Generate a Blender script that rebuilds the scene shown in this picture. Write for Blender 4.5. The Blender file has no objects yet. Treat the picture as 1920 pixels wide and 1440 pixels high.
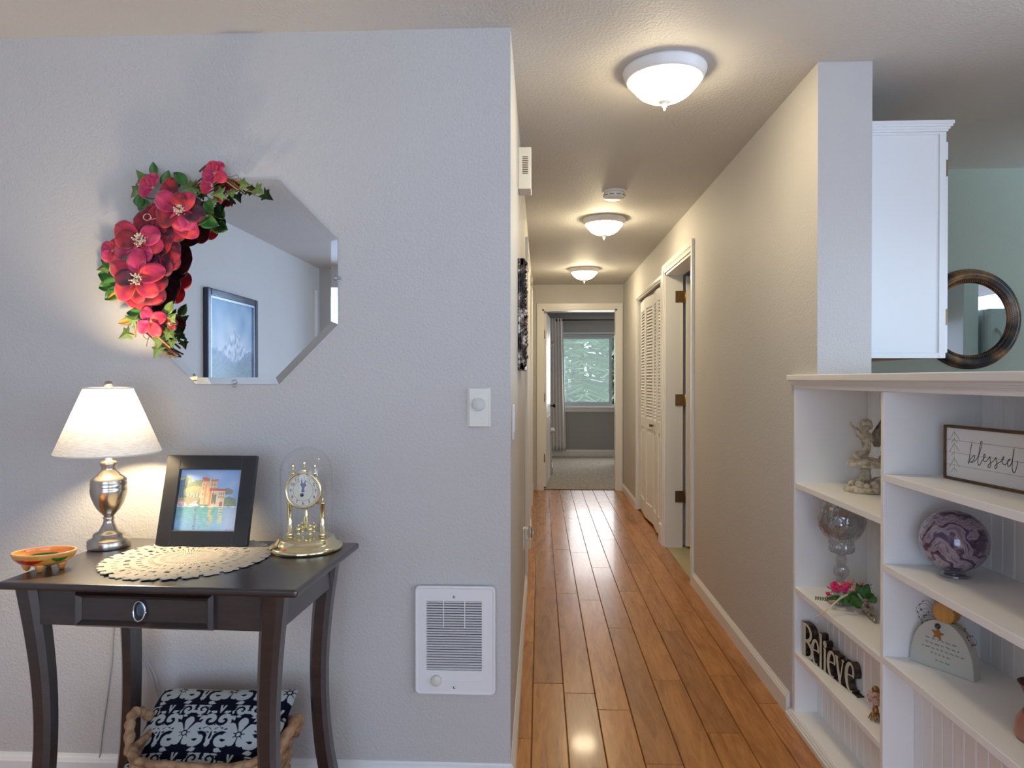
import bpy, bmesh, math, random
from mathutils import Vector, Matrix, noise

random.seed(7)
PI = math.pi
R = math.radians
scene = bpy.context.scene
COL = scene.collection

# ------------------------------------------------------------------ camera, world, lights, exposure
CAM = Vector((0.0, 0.0, 1.32))
YAW, PITCH, FPX = math.atan(53 / 1280.0), math.atan(9 / 1280.0), 1280.0
cam_d = bpy.data.cameras.new('camera'); cam_d.sensor_width = 36.0; cam_d.lens = 24.0
cam_d.clip_start = 0.05; cam_d.clip_end = 200
cam = bpy.data.objects.new('camera', cam_d); COL.objects.link(cam)
cam.location = CAM; cam.rotation_euler = (PI / 2 - PITCH, 0, YAW)
scene.camera = cam
scene.view_settings.view_transform = 'Standard'
scene.view_settings.look = 'None'
scene.view_settings.exposure = 0.0
scene.view_settings.gamma = 1.0
scene.view_settings.use_curve_mapping = False
scene.cycles.use_denoising = True
scene.cycles.max_bounces = 10
scene.cycles.diffuse_bounces = 5
scene.cycles.glossy_bounces = 5
scene.cycles.transmission_bounces = 10
scene.cycles.transparent_max_bounces = 12
scene.cycles.sample_clamp_indirect = 4.0
scene.cycles.caustics_reflective = False
scene.cycles.caustics_refractive = False

world = bpy.data.worlds.new('world'); scene.world = world; world.use_nodes = True
wn = world.node_tree; wn.nodes.clear()
_o = wn.nodes.new('ShaderNodeOutputWorld'); _b = wn.nodes.new('ShaderNodeBackground')
_b.inputs[0].default_value = (0.80, 0.92, 1.0, 1); _b.inputs[1].default_value = 2.5
wn.links.new(_b.outputs[0], _o.inputs[0])

def area_light(name, loc, target, sx, sy, power, color):
    d = bpy.data.lights.new(name, 'AREA'); d.shape = 'RECTANGLE'; d.size = sx; d.size_y = sy
    d.energy = power; d.color = color
    o = bpy.data.objects.new(name, d); COL.objects.link(o); o.location = loc
    o.rotation_euler = (Vector(target) - Vector(loc)).to_track_quat('-Z', 'Y').to_euler()
    return o
def point_light(name, loc, power, color, radius):
    d = bpy.data.lights.new(name, 'POINT'); d.energy = power; d.color = color; d.shadow_soft_size = radius
    o = bpy.data.objects.new(name, d); COL.objects.link(o); o.location = loc
    return o

# daylight entering by the windows of the back wall of the living room, and by the bedroom window
area_light('window_daylight_left', (-0.2, -2.44, 1.25), (0.1, 0, 1.2), 2.3, 1.9, 42, (0.41, 0.59, 1.0))
area_light('window_daylight_right', (3.0, -2.44, 1.25), (3.0, 0, 1.2), 2.2, 1.9, 25, (0.44, 0.66, 1.0))
area_light('side_window_daylight', (4.93, -0.9, 1.4), (0.0, -0.8, 1.5), 2.4, 1.7, 88, (0.41, 0.60, 1.0))
area_light('kitchen_window_daylight', (4.93, 1.4, 1.5), (0.0, 2.2, 1.6), 1.4, 1.3, 105, (0.60, 0.80, 0.94))
area_light('bedroom_daylight', (1.30, 11.60, 1.47), (1.30, 8.0, 1.47), 1.6, 1.15, 33, (0.97, 0.97, 1.0))

# ------------------------------------------------------------------ helpers
def _ray(px, py):
    u = (px - 960) / FPX; v = -(py - 720) / FPX
    f = Vector((-math.sin(YAW) * math.cos(PITCH), math.cos(YAW) * math.cos(PITCH), -math.sin(PITCH)))
    r = Vector((math.cos(YAW), math.sin(YAW), 0)); up = r.cross(f)
    return f + r * u + up * v
def PX(px, py, X): d = _ray(px, py); return CAM + d * ((X - CAM.x) / d.x)
def PY(px, py, Y): d = _ray(px, py); return CAM + d * ((Y - CAM.y) / d.y)
def PZ(px, py, Z): d = _ray(px, py); return CAM + d * ((Z - CAM.z) / d.z)

def lin(c):
    return tuple((x / 12.92 if x <= 0.04045 else ((x + 0.055) / 1.055) ** 2.4) for x in (v / 255.0 for v in c))
def L4(c): return lin(c) + (1.0,)

class MB:
    def __init__(s): s.v = []; s.f = []; s.m = []; s.c = None; s.sm = []
    def add(s, vs, fs, mi=0, smooth=False, cols=None):
        n = len(s.v); s.v += [Vector(p) for p in vs]
        for f in fs: s.f.append([i + n for i in f]); s.m.append(mi); s.sm.append(smooth)
        if cols is not None:
            if s.c is None: s.c = [(1, 1, 1, 1)] * n
            s.c += cols
        elif s.c is not None: s.c += [(1, 1, 1, 1)] * len(vs)
        return s
    def box(s, x0, x1, y0, y1, z0, z1, mi=0):
        vs = [(x0, y0, z0), (x1, y0, z0), (x1, y1, z0), (x0, y1, z0), (x0, y0, z1), (x1, y0, z1), (x1, y1, z1), (x0, y1, z1)]
        return s.add(vs, [(0, 3, 2, 1), (4, 5, 6, 7), (0, 1, 5, 4), (1, 2, 6, 5), (2, 3, 7, 6), (3, 0, 4, 7)], mi)
    def obox(s, c, ax, ay, az, mi=0):            # oriented box: centre and three half vectors
        c, ax, ay, az = map(Vector, (c, ax, ay, az))
        vs = [c + ax * i + ay * j + az * k for k in (-1, 1) for i, j in ((-1, -1), (1, -1), (1, 1), (-1, 1))]
        return s.add(vs, [(0, 3, 2, 1), (4, 5, 6, 7), (0, 1, 5, 4), (1, 2, 6, 5), (2, 3, 7, 6), (3, 0, 4, 7)], mi)
    def lathe(s, prof, c=(0, 0, 0), n=32, sx=1, sy=1, mi=0, smooth=True, axis='Z', mod=None, cap=True):
        c = Vector(c); vs = []; fs = []
        for (r, z) in prof:
            for k in range(n):
                a = 2 * PI * k / n; rr = r * (mod(a, z) if mod else 1)
                p = Vector((rr * math.cos(a) * sx, rr * math.sin(a) * sy, z))
                if axis == 'Y': p = Vector((p.x, -p.z, p.y))
                elif axis == 'X': p = Vector((p.z, p.y, -p.x))
                elif isinstance(axis, Matrix): p = axis @ p
                vs.append(c + p)
        for i in range(len(prof) - 1):
            for k in range(n):
                k2 = (k + 1) % n
                fs.append((i * n + k, i * n + k2, (i + 1) * n + k2, (i + 1) * n + k))
        s.add(vs, fs, mi, smooth)
        if cap:
            b = len(s.v) - len(vs)
            if prof[0][0] > 1e-5: s.f.append([b + k for k in reversed(range(n))]); s.m.append(mi); s.sm.append(False)
            if prof[-1][0] > 1e-5: s.f.append([b + (len(prof) - 1) * n + k for k in range(n)]); s.m.append(mi); s.sm.append(False)
        return s
    def ball(s, c, r, n=12, mi=0, sq=(1, 1, 1)):
        c = Vector(c); h = n // 2; vs = []; fs = []
        for i in range(h + 1):
            t = PI * i / h
            for k in range(n):
                a = 2 * PI * k / n
                vs.append(c + Vector((r * sq[0] * math.sin(t) * math.cos(a), r * sq[1] * math.sin(t) * math.sin(a), r * sq[2] * math.cos(t))))
        for i in range(h):
            for k in range(n):
                k2 = (k + 1) % n
                fs.append((i * n + k, (i + 1) * n + k, (i + 1) * n + k2, i * n + k2))
        return s.add(vs, fs, mi, True)
    def tube(s, pts, r, n=8, mi=0, closed=False):
        pts = [Vector(p) for p in pts]; m = len(pts); vs = []; fs = []
        rs = r if isinstance(r, (list, tuple)) else [r] * m
        up = Vector((0, 0, 1)); last = None
        for i, p in enumerate(pts):
            if closed: t = pts[(i + 1) % m] - pts[i - 1]
            else: t = pts[min(i + 1, m - 1)] - pts[max(i - 1, 0)]
            t = t.normalized() if t.length > 1e-9 else Vector((0, 0, 1))
            if last is None:
                a = t.cross(up)
                if a.length < 0.1: a = t.cross(Vector((1, 0, 0)))
            else:
                a = last - t * last.dot(t)
            a.normalize(); last = a; b = t.cross(a)
            for k in range(n):
                w = 2 * PI * k / n
                vs.append(p + (a * math.cos(w) + b * math.sin(w)) * rs[i])
        for i in range(m if closed else m - 1):
            j = (i + 1) % m
            for k in range(n):
                k2 = (k + 1) % n
                fs.append((i * n + k, i * n + k2, j * n + k2, j * n + k))
        s.add(vs, fs, mi, True)
        if not closed:
            b0 = len(s.v) - len(vs)
            s.f.append([b0 + k for k in reversed(range(n))]); s.m.append(mi); s.sm.append(False)
            s.f.append([b0 + (m - 1) * n + k for k in range(n)]); s.m.append(mi); s.sm.append(False)
        return s
    def prism(s, poly, o, ax, ay, az, mi=0, mi_front=None):   # 2D polygon (convex) extruded along az
        o, ax, ay, az = map(Vector, (o, ax, ay, az)); n = len(poly)
        vs = [o + ax * x + ay * y for x, y in poly] + [o + ax * x + ay * y + az for x, y in poly]
        s.add(vs, [tuple(reversed(range(n)))] + [(i, (i + 1) % n, n + (i + 1) % n, n + i) for i in range(n)], mi)
        b = len(s.v) - 2 * n
        s.f.append([b + n + i for i in range(n)]); s.m.append(mi if mi_front is None else mi_front); s.sm.append(False)
        return s
    def ribbon(s, pts, ws, o, ax, ay, az, mi=0, mi_front=None):  # stroke with changing half width, extruded along az
        o, ax, ay, az = map(Vector, (o, ax, ay, az)); L = []; Rr = []
        m = len(pts); ws = ws if isinstance(ws, (list, tuple)) else [ws] * m
        for i, (x, y) in enumerate(pts):
            x0, y0 = pts[max(i - 1, 0)]; x1, y1 = pts[min(i + 1, m - 1)]
            dx, dy = x1 - x0, y1 - y0; l = math.hypot(dx, dy) or 1; nx, ny = -dy / l, dx / l
            L.append((x + nx * ws[i], y + ny * ws[i])); Rr.append((x - nx * ws[i], y - ny * ws[i]))
        vs = []
        for (a, b) in zip(L, Rr):
            for (x, y) in (a, b):
                q = o + ax * x + ay * y; vs += [q, q + az]
        fs = []; ff = []
        for i in range(m - 1):
            a = i * 4; b = a + 4                    # 0 L back, 1 L front, 2 R back, 3 R front
            ff.append((a + 1, a + 3, b + 3, b + 1)); fs.append((a, b, b + 2, a + 2))
            fs.append((a, a + 1, b + 1, b)); fs.append((a + 2, b + 2, b + 3, a + 3))
        fs.append((0, 2, 3, 1)); e = (m - 1) * 4; fs.append((e, e + 1, e + 3, e + 2))
        n0 = len(s.v); s.add(vs, fs, mi)
        for f in ff: s.f.append([i + n0 for i in f]); s.m.append(mi if mi_front is None else mi_front); s.sm.append(False)
        return s
    def sheet(s, fn, nu, nv, mi=0, smooth=True, col=None, closed_u=False):
        vs = []; fs = []; cs = [] if col else None
        for j in range(nv + 1):
            for i in range(nu + (0 if closed_u else 1)):
                u, v = i / nu, j / nv; vs.append(fn(u, v))
                if col: cs.append(tuple(col(u, v)) + (1,))
        w = nu if closed_u else nu + 1
        for j in range(nv):
            for i in range(nu):
                i2 = (i + 1) % w
                fs.append((j * w + i, j * w + i2, (j + 1) * w + i2, (j + 1) * w + i))
        return s.add(vs, fs, mi, smooth, cs)
    def build(s, name, mats, parent=None, world=False, bevel=0, seg=2, **props):
        me = bpy.data.meshes.new(name)
        vs = s.v
        if parent is not None and world:
            inv = wmat(parent).inverted(); vs = [inv @ p for p in vs]
        me.from_pydata([tuple(p) for p in vs], [], s.f)
        if not isinstance(mats, (list, tuple)): mats = [mats]
        for m in mats: me.materials.append(m)
        me.polygons.foreach_set('material_index', s.m)
        me.polygons.foreach_set('use_smooth', s.sm)
        if s.c is not None:
            at = me.color_attributes.new('Col', 'FLOAT_COLOR', 'POINT')
            at.data.foreach_set('color', [x for c in s.c for x in c])
        me.update()
        bm = bmesh.new(); bm.from_mesh(me); bmesh.ops.recalc_face_normals(bm, faces=bm.faces); bm.to_mesh(me); bm.free()
        o = bpy.data.objects.new(name, me); COL.objects.link(o)
        if parent is not None: o.parent = parent
        if bevel:
            md = o.modifiers.new('bevel', 'BEVEL'); md.width = bevel; md.segments = seg; md.limit_method = 'ANGLE'; md.angle_limit = R(40)
            md.harden_normals = False
        for k, v in props.items(): o[k] = v
        return o

def wmat(o):
    m = Matrix.LocRotScale(o.location, o.rotation_euler, o.scale)
    return wmat(o.parent) @ m if o.parent else m

def thing(name, label, cat, loc=(0, 0, 0), rz=0.0, group=None, rot=None):
    o = bpy.data.objects.new(name, None); COL.objects.link(o); o.empty_display_size = 0.05
    o.location = loc; o.rotation_euler = rot if rot else (0, 0, rz)
    o['label'] = label; o['category'] = cat
    if group: o['group'] = group
    return o
def tag(o, label, cat, group=None):
    o['label'] = label; o['category'] = cat
    if group: o['group'] = group
    return o
def struct(o): o['kind'] = 'structure'; return o
def children(o): return [c for c in bpy.data.objects if c.parent == o]
def copy_tree(o, parent=None):
    c = o.copy(); COL.objects.link(c); c.parent = parent
    for ch in children(o): copy_tree(ch, c)
    return c

def smooth_path(pts, k=6, closed=False):
    pts = [tuple(p) for p in pts]; n = len(pts); out = []
    rng = range(n) if closed else range(n - 1)
    for i in rng:
        if closed: p0, p1, p2, p3 = pts[i - 1], pts[i], pts[(i + 1) % n], pts[(i + 2) % n]
        else: p0, p1, p2, p3 = pts[max(i - 1, 0)], pts[i], pts[i + 1], pts[min(i + 2, n - 1)]
        for j in range(k):
            t = j / k
            out.append(tuple(0.5 * (2 * b + (c - a) * t + (2 * a - 5 * b + 4 * c - d) * t * t + (3 * b - a - 3 * c + d) * t ** 3)
                             for a, b, c, d in zip(p0, p1, p2, p3)))
    if not closed: out.append(pts[-1])
    return out

# ------------------------------------------------------------------ materials
def mat(name, color=(0.8, 0.8, 0.8), rough=0.5, metal=0.0, spec=0.5, coat=0.0, trans=0.0, ior=1.45, emis=None, es=0.0, sub=0.0, sheen=0.0):
    m = bpy.data.materials.new(name); m.use_nodes = True
    b = m.node_tree.nodes['Principled BSDF']
    b.inputs['Base Color'].default_value = tuple(color[:3]) + (1,)
    b.inputs['Roughness'].default_value = rough; b.inputs['Metallic'].default_value = metal
    b.inputs['Specular IOR Level'].default_value = spec; b.inputs['Coat Weight'].default_value = coat
    b.inputs['Coat Roughness'].default_value = 0.08
    b.inputs['Transmission Weight'].default_value = trans; b.inputs['IOR'].default_value = ior
    b.inputs['Subsurface Weight'].default_value = sub; b.inputs['Sheen Weight'].default_value = sheen
    if emis: b.inputs['Emission Color'].default_value = tuple(emis[:3]) + (1,); b.inputs['Emission Strength'].default_value = es
    return m
def N(m, t, **kw):
    n = m.node_tree.nodes.new(t)
    for k, v in kw.items():
        if k in n.inputs: n.inputs[k].default_value = v
        else: setattr(n, k, v)
    return n
def LK(m, a, b): m.node_tree.links.new(a, b)
def bsdf(m): return m.node_tree.nodes['Principled BSDF']
def coords(m, kind='Object', scale=(1, 1, 1)):
    c = N(m, 'ShaderNodeTexCoord'); mp = N(m, 'ShaderNodeMapping'); mp.inputs['Scale'].default_value = scale
    if kind == 'World':
        g = N(m, 'ShaderNodeNewGeometry'); LK(m, g.outputs['Position'], mp.inputs[0])
    else: LK(m, c.outputs[kind], mp.inputs[0])
    return mp.outputs[0]
def ramp(m, fac, stops):
    r = N(m, 'ShaderNodeValToRGB'); LK(m, fac, r.inputs[0]); e = r.color_ramp.elements
    while len(e) < len(stops): e.new(0.5)
    for i, (p, c) in enumerate(stops): e[i].position = p; e[i].color = tuple(c[:3]) + (1,)
    return r.outputs[0]
def bump(m, height, strength, dist=0.01):
    b = N(m, 'ShaderNodeBump'); b.inputs['Strength'].default_value = strength; b.inputs['Distance'].default_value = dist
    LK(m, height, b.inputs['Height']); LK(m, b.outputs[0], bsdf(m).inputs['Normal'])
def noisetex(m, vec, scale, detail=2, rough=0.5, dist=0.0):
    n = N(m, 'ShaderNodeTexNoise'); n.inputs['Scale'].default_value = scale; n.inputs['Detail'].default_value = detail
    n.inputs['Roughness'].default_value = rough; n.inputs['Distortion'].default_value = dist
    LK(m, vec, n.inputs['Vector']); return n.outputs['Fac']

def wall_paint(name, color, scale=130, st=0.5, rough=0.62):
    m = mat(name, color, rough, spec=0.35)
    v = coords(m, 'World'); n = noisetex(m, v, scale, 2.5, 0.55)
    bump(m, n, st, 0.004)
    n2 = noisetex(m, v, 1.3, 2); LK(m, ramp(m, n2, [(0.3, [c * 0.97 for c in color]), (0.7, [min(1, c * 1.03) for c in color])]), bsdf(m).inputs['Base Color'])
    return m
M = {}
M['wall'] = wall_paint('wall_paint_greige', (0.56, 0.54, 0.515))
M['ceiling'] = wall_paint('ceiling_texture', (0.60, 0.585, 0.56), 95, 0.6)
M['green_wall'] = wall_paint('wall_paint_sage', (0.34, 0.38, 0.315))
M['grey_wall'] = wall_paint('wall_paint_bedroom', (0.36, 0.355, 0.345), 120, 0.2)
M['trim'] = mat('trim_white', (0.78, 0.765, 0.73), 0.32)
M['white'] = mat('white_enamel', (0.80, 0.79, 0.78), 0.38)
M['shelf_white'] = mat('bookcase_white', (0.87, 0.86, 0.84), 0.42)
M['cab_white'] = mat('cabinet_white', (0.78, 0.80, 0.80), 0.38)
M['plastic'] = mat('white_plastic', (0.80, 0.80, 0.79), 0.3)
M['ivory'] = mat('ivory_plastic', (0.72, 0.70, 0.60), 0.35)
M['grey_plastic'] = mat('pale_grey_plastic', (0.62, 0.62, 0.57), 0.4)
M['dark'] = mat('dark_gap', (0.02, 0.022, 0.025), 0.7)
M['black'] = mat('black_print', (0.02, 0.02, 0.022), 0.5)
M['brass'] = mat('aged_brass', (0.42, 0.24, 0.09), 0.35, 1.0)
M['bronze'] = mat('bronze_hinge', (0.20, 0.12, 0.07), 0.4, 1.0)
M['gold'] = mat('pale_polished_brass', (0.83, 0.74, 0.47), 0.12, 1.0)
M['nickel'] = mat('brushed_nickel', (0.55, 0.50, 0.43), 0.24, 1.0)
M['steel'] = mat('steel', (0.5, 0.5, 0.52), 0.25, 1.0)
M['mirror'] = mat('mirror_glass', (0.80, 0.86, 0.90), 0.0, 1.0)
M['darkwood'] = None

def wood(name, c1, c2, c3, axis='Y', rough=0.25, coat=0.4, sc=9, per_obj=True, dark=None, kind='World'):
    m = mat(name, c2, rough, coat=coat); b = bsdf(m)
    s = {'Y': (6, 0.7, 6), 'X': (0.7, 6, 6), 'Z': (6, 6, 0.7)}[axis]
    v = coords(m, kind, s)
    oi = N(m, 'ShaderNodeObjectInfo')
    add = N(m, 'ShaderNodeVectorMath'); add.operation = 'ADD'
    mul = N(m, 'ShaderNodeMath'); mul.operation = 'MULTIPLY'; mul.inputs[1].default_value = 37.0
    LK(m, oi.outputs['Random'], mul.inputs[0]); LK(m, v, add.inputs[0])
    cmb = N(m, 'ShaderNodeCombineXYZ'); LK(m, mul.outputs[0], cmb.inputs[0]); LK(m, mul.outputs[0], cmb.inputs[1]); LK(m, cmb.outputs[0], add.inputs[1])
    n = noisetex(m, add.outputs[0], sc * 0.28, 5, 0.6, 1.6)
    n2 = noisetex(m, add.outputs[0], sc * 1.6, 4, 0.6, 0.3)
    mix = N(m, 'ShaderNodeMix'); mix.data_type = 'FLOAT'; mix.inputs['Factor'].default_value = 0.35
    LK(m, n, mix.inputs['A']); LK(m, n2, mix.inputs['B'])
    col = ramp(m, mix.outputs['Result'], [(0.32, c1), (0.5, c2), (0.68, c3)])
    hv = N(m, 'ShaderNodeHueSaturation'); LK(m, col, hv.inputs['Color'])
    if per_obj:
        mr = N(m, 'ShaderNodeMapRange'); mr.inputs['To Min'].default_value = 0.82; mr.inputs['To Max'].default_value = 1.15
        LK(m, oi.outputs['Random'], mr.inputs['Value']); LK(m, mr.outputs[0], hv.inputs['Value'])
    LK(m, hv.outputs[0], b.inputs['Base Color'])
    bump(m, n2, 0.06, 0.002)
    return m
M['floorwood'] = wood('floor_cherry_laminate', (0.25, 0.085, 0.016), (0.42, 0.165, 0.036), (0.54, 0.235, 0.060), 'Y', 0.27, 0.15)
M['darkwood'] = wood('espresso_wood', (0.008, 0.005, 0.005), (0.018, 0.011, 0.010), (0.040, 0.020, 0.016), 'X', 0.40, 1.0, 14, False, kind='Object')
bsdf(M['darkwood']).inputs['Coat Roughness'].default_value = 0.28
M['frame_brown'] = wood('brown_stained_wood', (0.06, 0.025, 0.008), (0.11, 0.050, 0.018), (0.17, 0.08, 0.03), 'Y', 0.6, 0, 12, False)
M['pine'] = wood('honey_wood', (0.40, 0.17, 0.03), (0.56, 0.27, 0.06), (0.66, 0.35, 0.10), 'Z', 0.45, 0.1, 10, False)

def carpet():
    m = mat('carpet_beige', (0.36, 0.32, 0.28), 0.95, spec=0.1)
    v = coords(m, 'World'); n = noisetex(m, v, 60, 3, 0.7)
    LK(m, ramp(m, n, [(0.3, (0.25, 0.205, 0.16)), (0.7, (0.56, 0.49, 0.41))]), bsdf(m).inputs['Base Color']); bump(m, n, 0.9, 0.01); return m
M['carpet'] = carpet()
M['tile'] = mat('tile_beige', (0.42, 0.36, 0.22), 0.4)
M['curtain'] = mat('curtain_cloth', (0.78, 0.76, 0.74), 0.85, sheen=0.2)
M['grass'] = mat('lawn', (0.10, 0.2, 0.07), 0.9)
M['bark'] = mat('bark', (0.12, 0.08, 0.06), 0.9)
def vcol(name, rough=0.5, coat=0.0, spec=0.5, metal=0.0, bumpn=0):
    m = mat(name, (1, 1, 1), rough, spec=spec, coat=coat, metal=metal)
    a = N(m, 'ShaderNodeAttribute', attribute_name='Col'); LK(m, a.outputs['Color'], bsdf(m).inputs['Base Color'])
    if bumpn: bump(m, noisetex(m, coords(m, 'Object'), bumpn, 3), 0.3, 0.002)
    return m
M['paint'] = vcol('painted_print', 0.35, 0.3)
M['glaze'] = vcol('glazed_pottery', 0.25, 0.6)
M['fabric_print'] = vcol('damask_cloth', 0.9, spec=0.15)

def foliage(name, c1, c2, trans=0.3):
    m = mat(name, c1, 0.45)
    v = coords(m, 'Object'); n = noisetex(m, v, 30, 2)
    LK(m, ramp(m, n, [(0.3, c1), (0.7, c2)]), bsdf(m).inputs['Base Color'])
    return m
M['needles'] = foliage('conifer_needles', (0.26, 0.42, 0.26), (0.50, 0.66, 0.48))
M['leaf'] = foliage('leaf_green', (0.025, 0.09, 0.015), (0.07, 0.20, 0.035))
M['ivy'] = foliage('ivy_green', (0.07, 0.12, 0.025), (0.17, 0.24, 0.06))
M['leaf_ochre'] = foliage('leaf_ochre', (0.40, 0.20, 0.03), (0.5, 0.3, 0.06))
M['twig'] = mat('twig_brown', (0.13, 0.05, 0.03), 0.6)
M['twig_light'] = mat('twig_tan', (0.42, 0.22, 0.09), 0.6)
M['stamen'] = mat('stamen_cream', (0.82, 0.66, 0.46), 0.6)
def petal(name, a, b, c):
    m = mat(name, a, 0.6, sheen=0.3)
    tc = N(m, 'ShaderNodeTexCoord')
    n = noisetex(m, tc.outputs['Generated'], 1.5, 2, 0.5, 0.5)
    LK(m, ramp(m, n, [(0.36, a), (0.5, b), (0.66, c)]), bsdf(m).inputs['Base Color'])
    return m
M['petal_red'] = petal('petal_red', (0.10, 0.0, 0.008), (0.34, 0.002, 0.018), (0.48, 0.010, 0.022))
M['petal_pink'] = petal('petal_pink', (0.36, 0.004, 0.055), (0.56, 0.030, 0.12), (0.72, 0.09, 0.12))
M['petal_orange'] = petal('petal_orange', (0.42, 0.008, 0.07), (0.62, 0.030, 0.05), (0.78, 0.09, 0.025))
M['petal_dark'] = petal('petal_dark', (0.03, 0.0, 0.008), (0.12, 0.0, 0.02), (0.28, 0.004, 0.02))

def thin_glass(name, tint=(1, 1, 1), base=0.045, k=0.55, bumps=0):
    m = bpy.data.materials.new(name); m.use_nodes = True; nt = m.node_tree; nt.nodes.clear()
    o = nt.nodes.new('ShaderNodeOutputMaterial'); mx = nt.nodes.new('ShaderNodeMixShader')
    t = nt.nodes.new('ShaderNodeBsdfTransparent'); t.inputs[0].default_value = tuple(tint) + (1,)
    g = nt.nodes.new('ShaderNodeBsdfGlossy'); g.inputs['Roughness'].default_value = 0.02
    lw = nt.nodes.new('ShaderNodeLayerWeight'); lw.inputs['Blend'].default_value = 0.5
    pw = nt.nodes.new('ShaderNodeMath'); pw.operation = 'POWER'; pw.inputs[1].default_value = 4.0; nt.links.new(lw.outputs['Facing'], pw.inputs[0])
    f = nt.nodes.new('ShaderNodeMath'); f.operation = 'MULTIPLY_ADD'; f.inputs[1].default_value = k; f.inputs[2].default_value = base; nt.links.new(pw.outputs[0], f.inputs[0])
    nt.links.new(f.outputs[0], mx.inputs[0]); nt.links.new(t.outputs[0], mx.inputs[1]); nt.links.new(g.outputs[0], mx.inputs[2])
    if bumps:
        tc = nt.nodes.new('ShaderNodeTexCoord'); vo = nt.nodes.new('ShaderNodeTexVoronoi'); vo.inputs['Scale'].default_value = bumps
        bp = nt.nodes.new('ShaderNodeBump'); bp.inputs['Strength'].default_value = 1.0; bp.inputs['Distance'].default_value = 0.004
        nt.links.new(tc.outputs['Object'], vo.inputs['Vector']); nt.links.new(vo.outputs['Distance'], bp.inputs['Height'])
        nt.links.new(bp.outputs[0], g.inputs['Normal']); nt.links.new(bp.outputs[0], lw.inputs['Normal'])
    nt.links.new(mx.outputs[0], o.inputs[0]); return m
M['glass'] = thin_glass('clear_glass')
def haze_mat():  # see-through whitish mix that lays haze over the window view
    m = bpy.data.materials.new('window_haze_pane'); m.use_nodes = True; nt = m.node_tree; nt.nodes.clear()
    o = nt.nodes.new('ShaderNodeOutputMaterial'); mx = nt.nodes.new('ShaderNodeMixShader'); mx.inputs[0].default_value = 0.22
    t = nt.nodes.new('ShaderNodeBsdfTransparent'); d = nt.nodes.new('ShaderNodeBsdfTranslucent'); d.inputs[0].default_value = (0.80, 0.86, 0.84, 1)
    nt.links.new(t.outputs[0], mx.inputs[1]); nt.links.new(d.outputs[0], mx.inputs[2]); nt.links.new(mx.outputs[0], o.inputs[0]); return m
M['screen'] = haze_mat()
M['cut_facet'] = thin_glass('cut_facet', (0.80, 0.82, 0.84), base=.42, k=.5)
M['crystal'] = thin_glass('cut_crystal', (0.86, 0.88, 0.90), base=.17, k=.9, bumps=38)
M['lampglass_far'] = mat('frosted_lamp_glass_far', (0.9, 0.88, 0.8), 0.3, emis=(1.0, 0.83, 0.54), es=72.0)
M['lampglass'] = mat('frosted_lamp_glass', (0.9, 0.88, 0.8), 0.3, emis=(1.0, 0.83, 0.54), es=44.0)

def shade_mat():
    m = bpy.data.materials.new('linen_shade'); m.use_nodes = True; nt = m.node_tree; nt.nodes.clear()
    o = nt.nodes.new('ShaderNodeOutputMaterial'); mx = nt.nodes.new('ShaderNodeMixShader'); mx.inputs[0].default_value = 0.055
    d = nt.nodes.new('ShaderNodeBsdfDiffuse'); t = nt.nodes.new('ShaderNodeBsdfTranslucent')
    tc = nt.nodes.new('ShaderNodeTexCoord'); mp = nt.nodes.new('ShaderNodeMapping'); mp.inputs['Rotation'].default_value = (0.3, 0.5, 0.7)
    mp.inputs['Scale'].default_value = (1, 1, 9)
    n = nt.nodes.new('ShaderNodeTexNoise'); n.inputs['Scale'].default_value = 45; n.inputs['Detail'].default_value = 3
    r = nt.nodes.new('ShaderNodeValToRGB'); r.color_ramp.elements[0].position = 0.35; r.color_ramp.elements[1].position = 0.65
    r.color_ramp.elements[0].color = (0.66, 0.62, 0.56, 1); r.color_ramp.elements[1].color = (0.80, 0.77, 0.72, 1)
    nt.links.new(tc.outputs['Object'], mp.inputs[0]); nt.links.new(mp.outputs[0], n.inputs[0]); nt.links.new(n.outputs['Fac'], r.inputs[0])
    nt.links.new(r.outputs[0], d.inputs[0]); nt.links.new(r.outputs[0], t.inputs[0])
    nt.links.new(d.outputs[0], mx.inputs[1]); nt.links.new(t.outputs[0], mx.inputs[2]); nt.links.new(mx.outputs[0], o.inputs[0])
    return m
M['shade'] = shade_mat()
# ------------------------------------------------------------------ the setting
XL, XR, YW, YE, CH = -0.095, 0.981, 2.18, 8.12, 2.44
XP = 1.169                                     # kitchen side of the near wall stub
LX, RX, BY = -2.24, 5.0, -2.5                  # living room left, right and back walls
Z0, H = 0.0, CH

def wallbox(name, boxes, m, **k):
    mb = MB()
    for b in boxes: mb.box(*b)
    o = mb.build(name, m); return struct(o)

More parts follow.
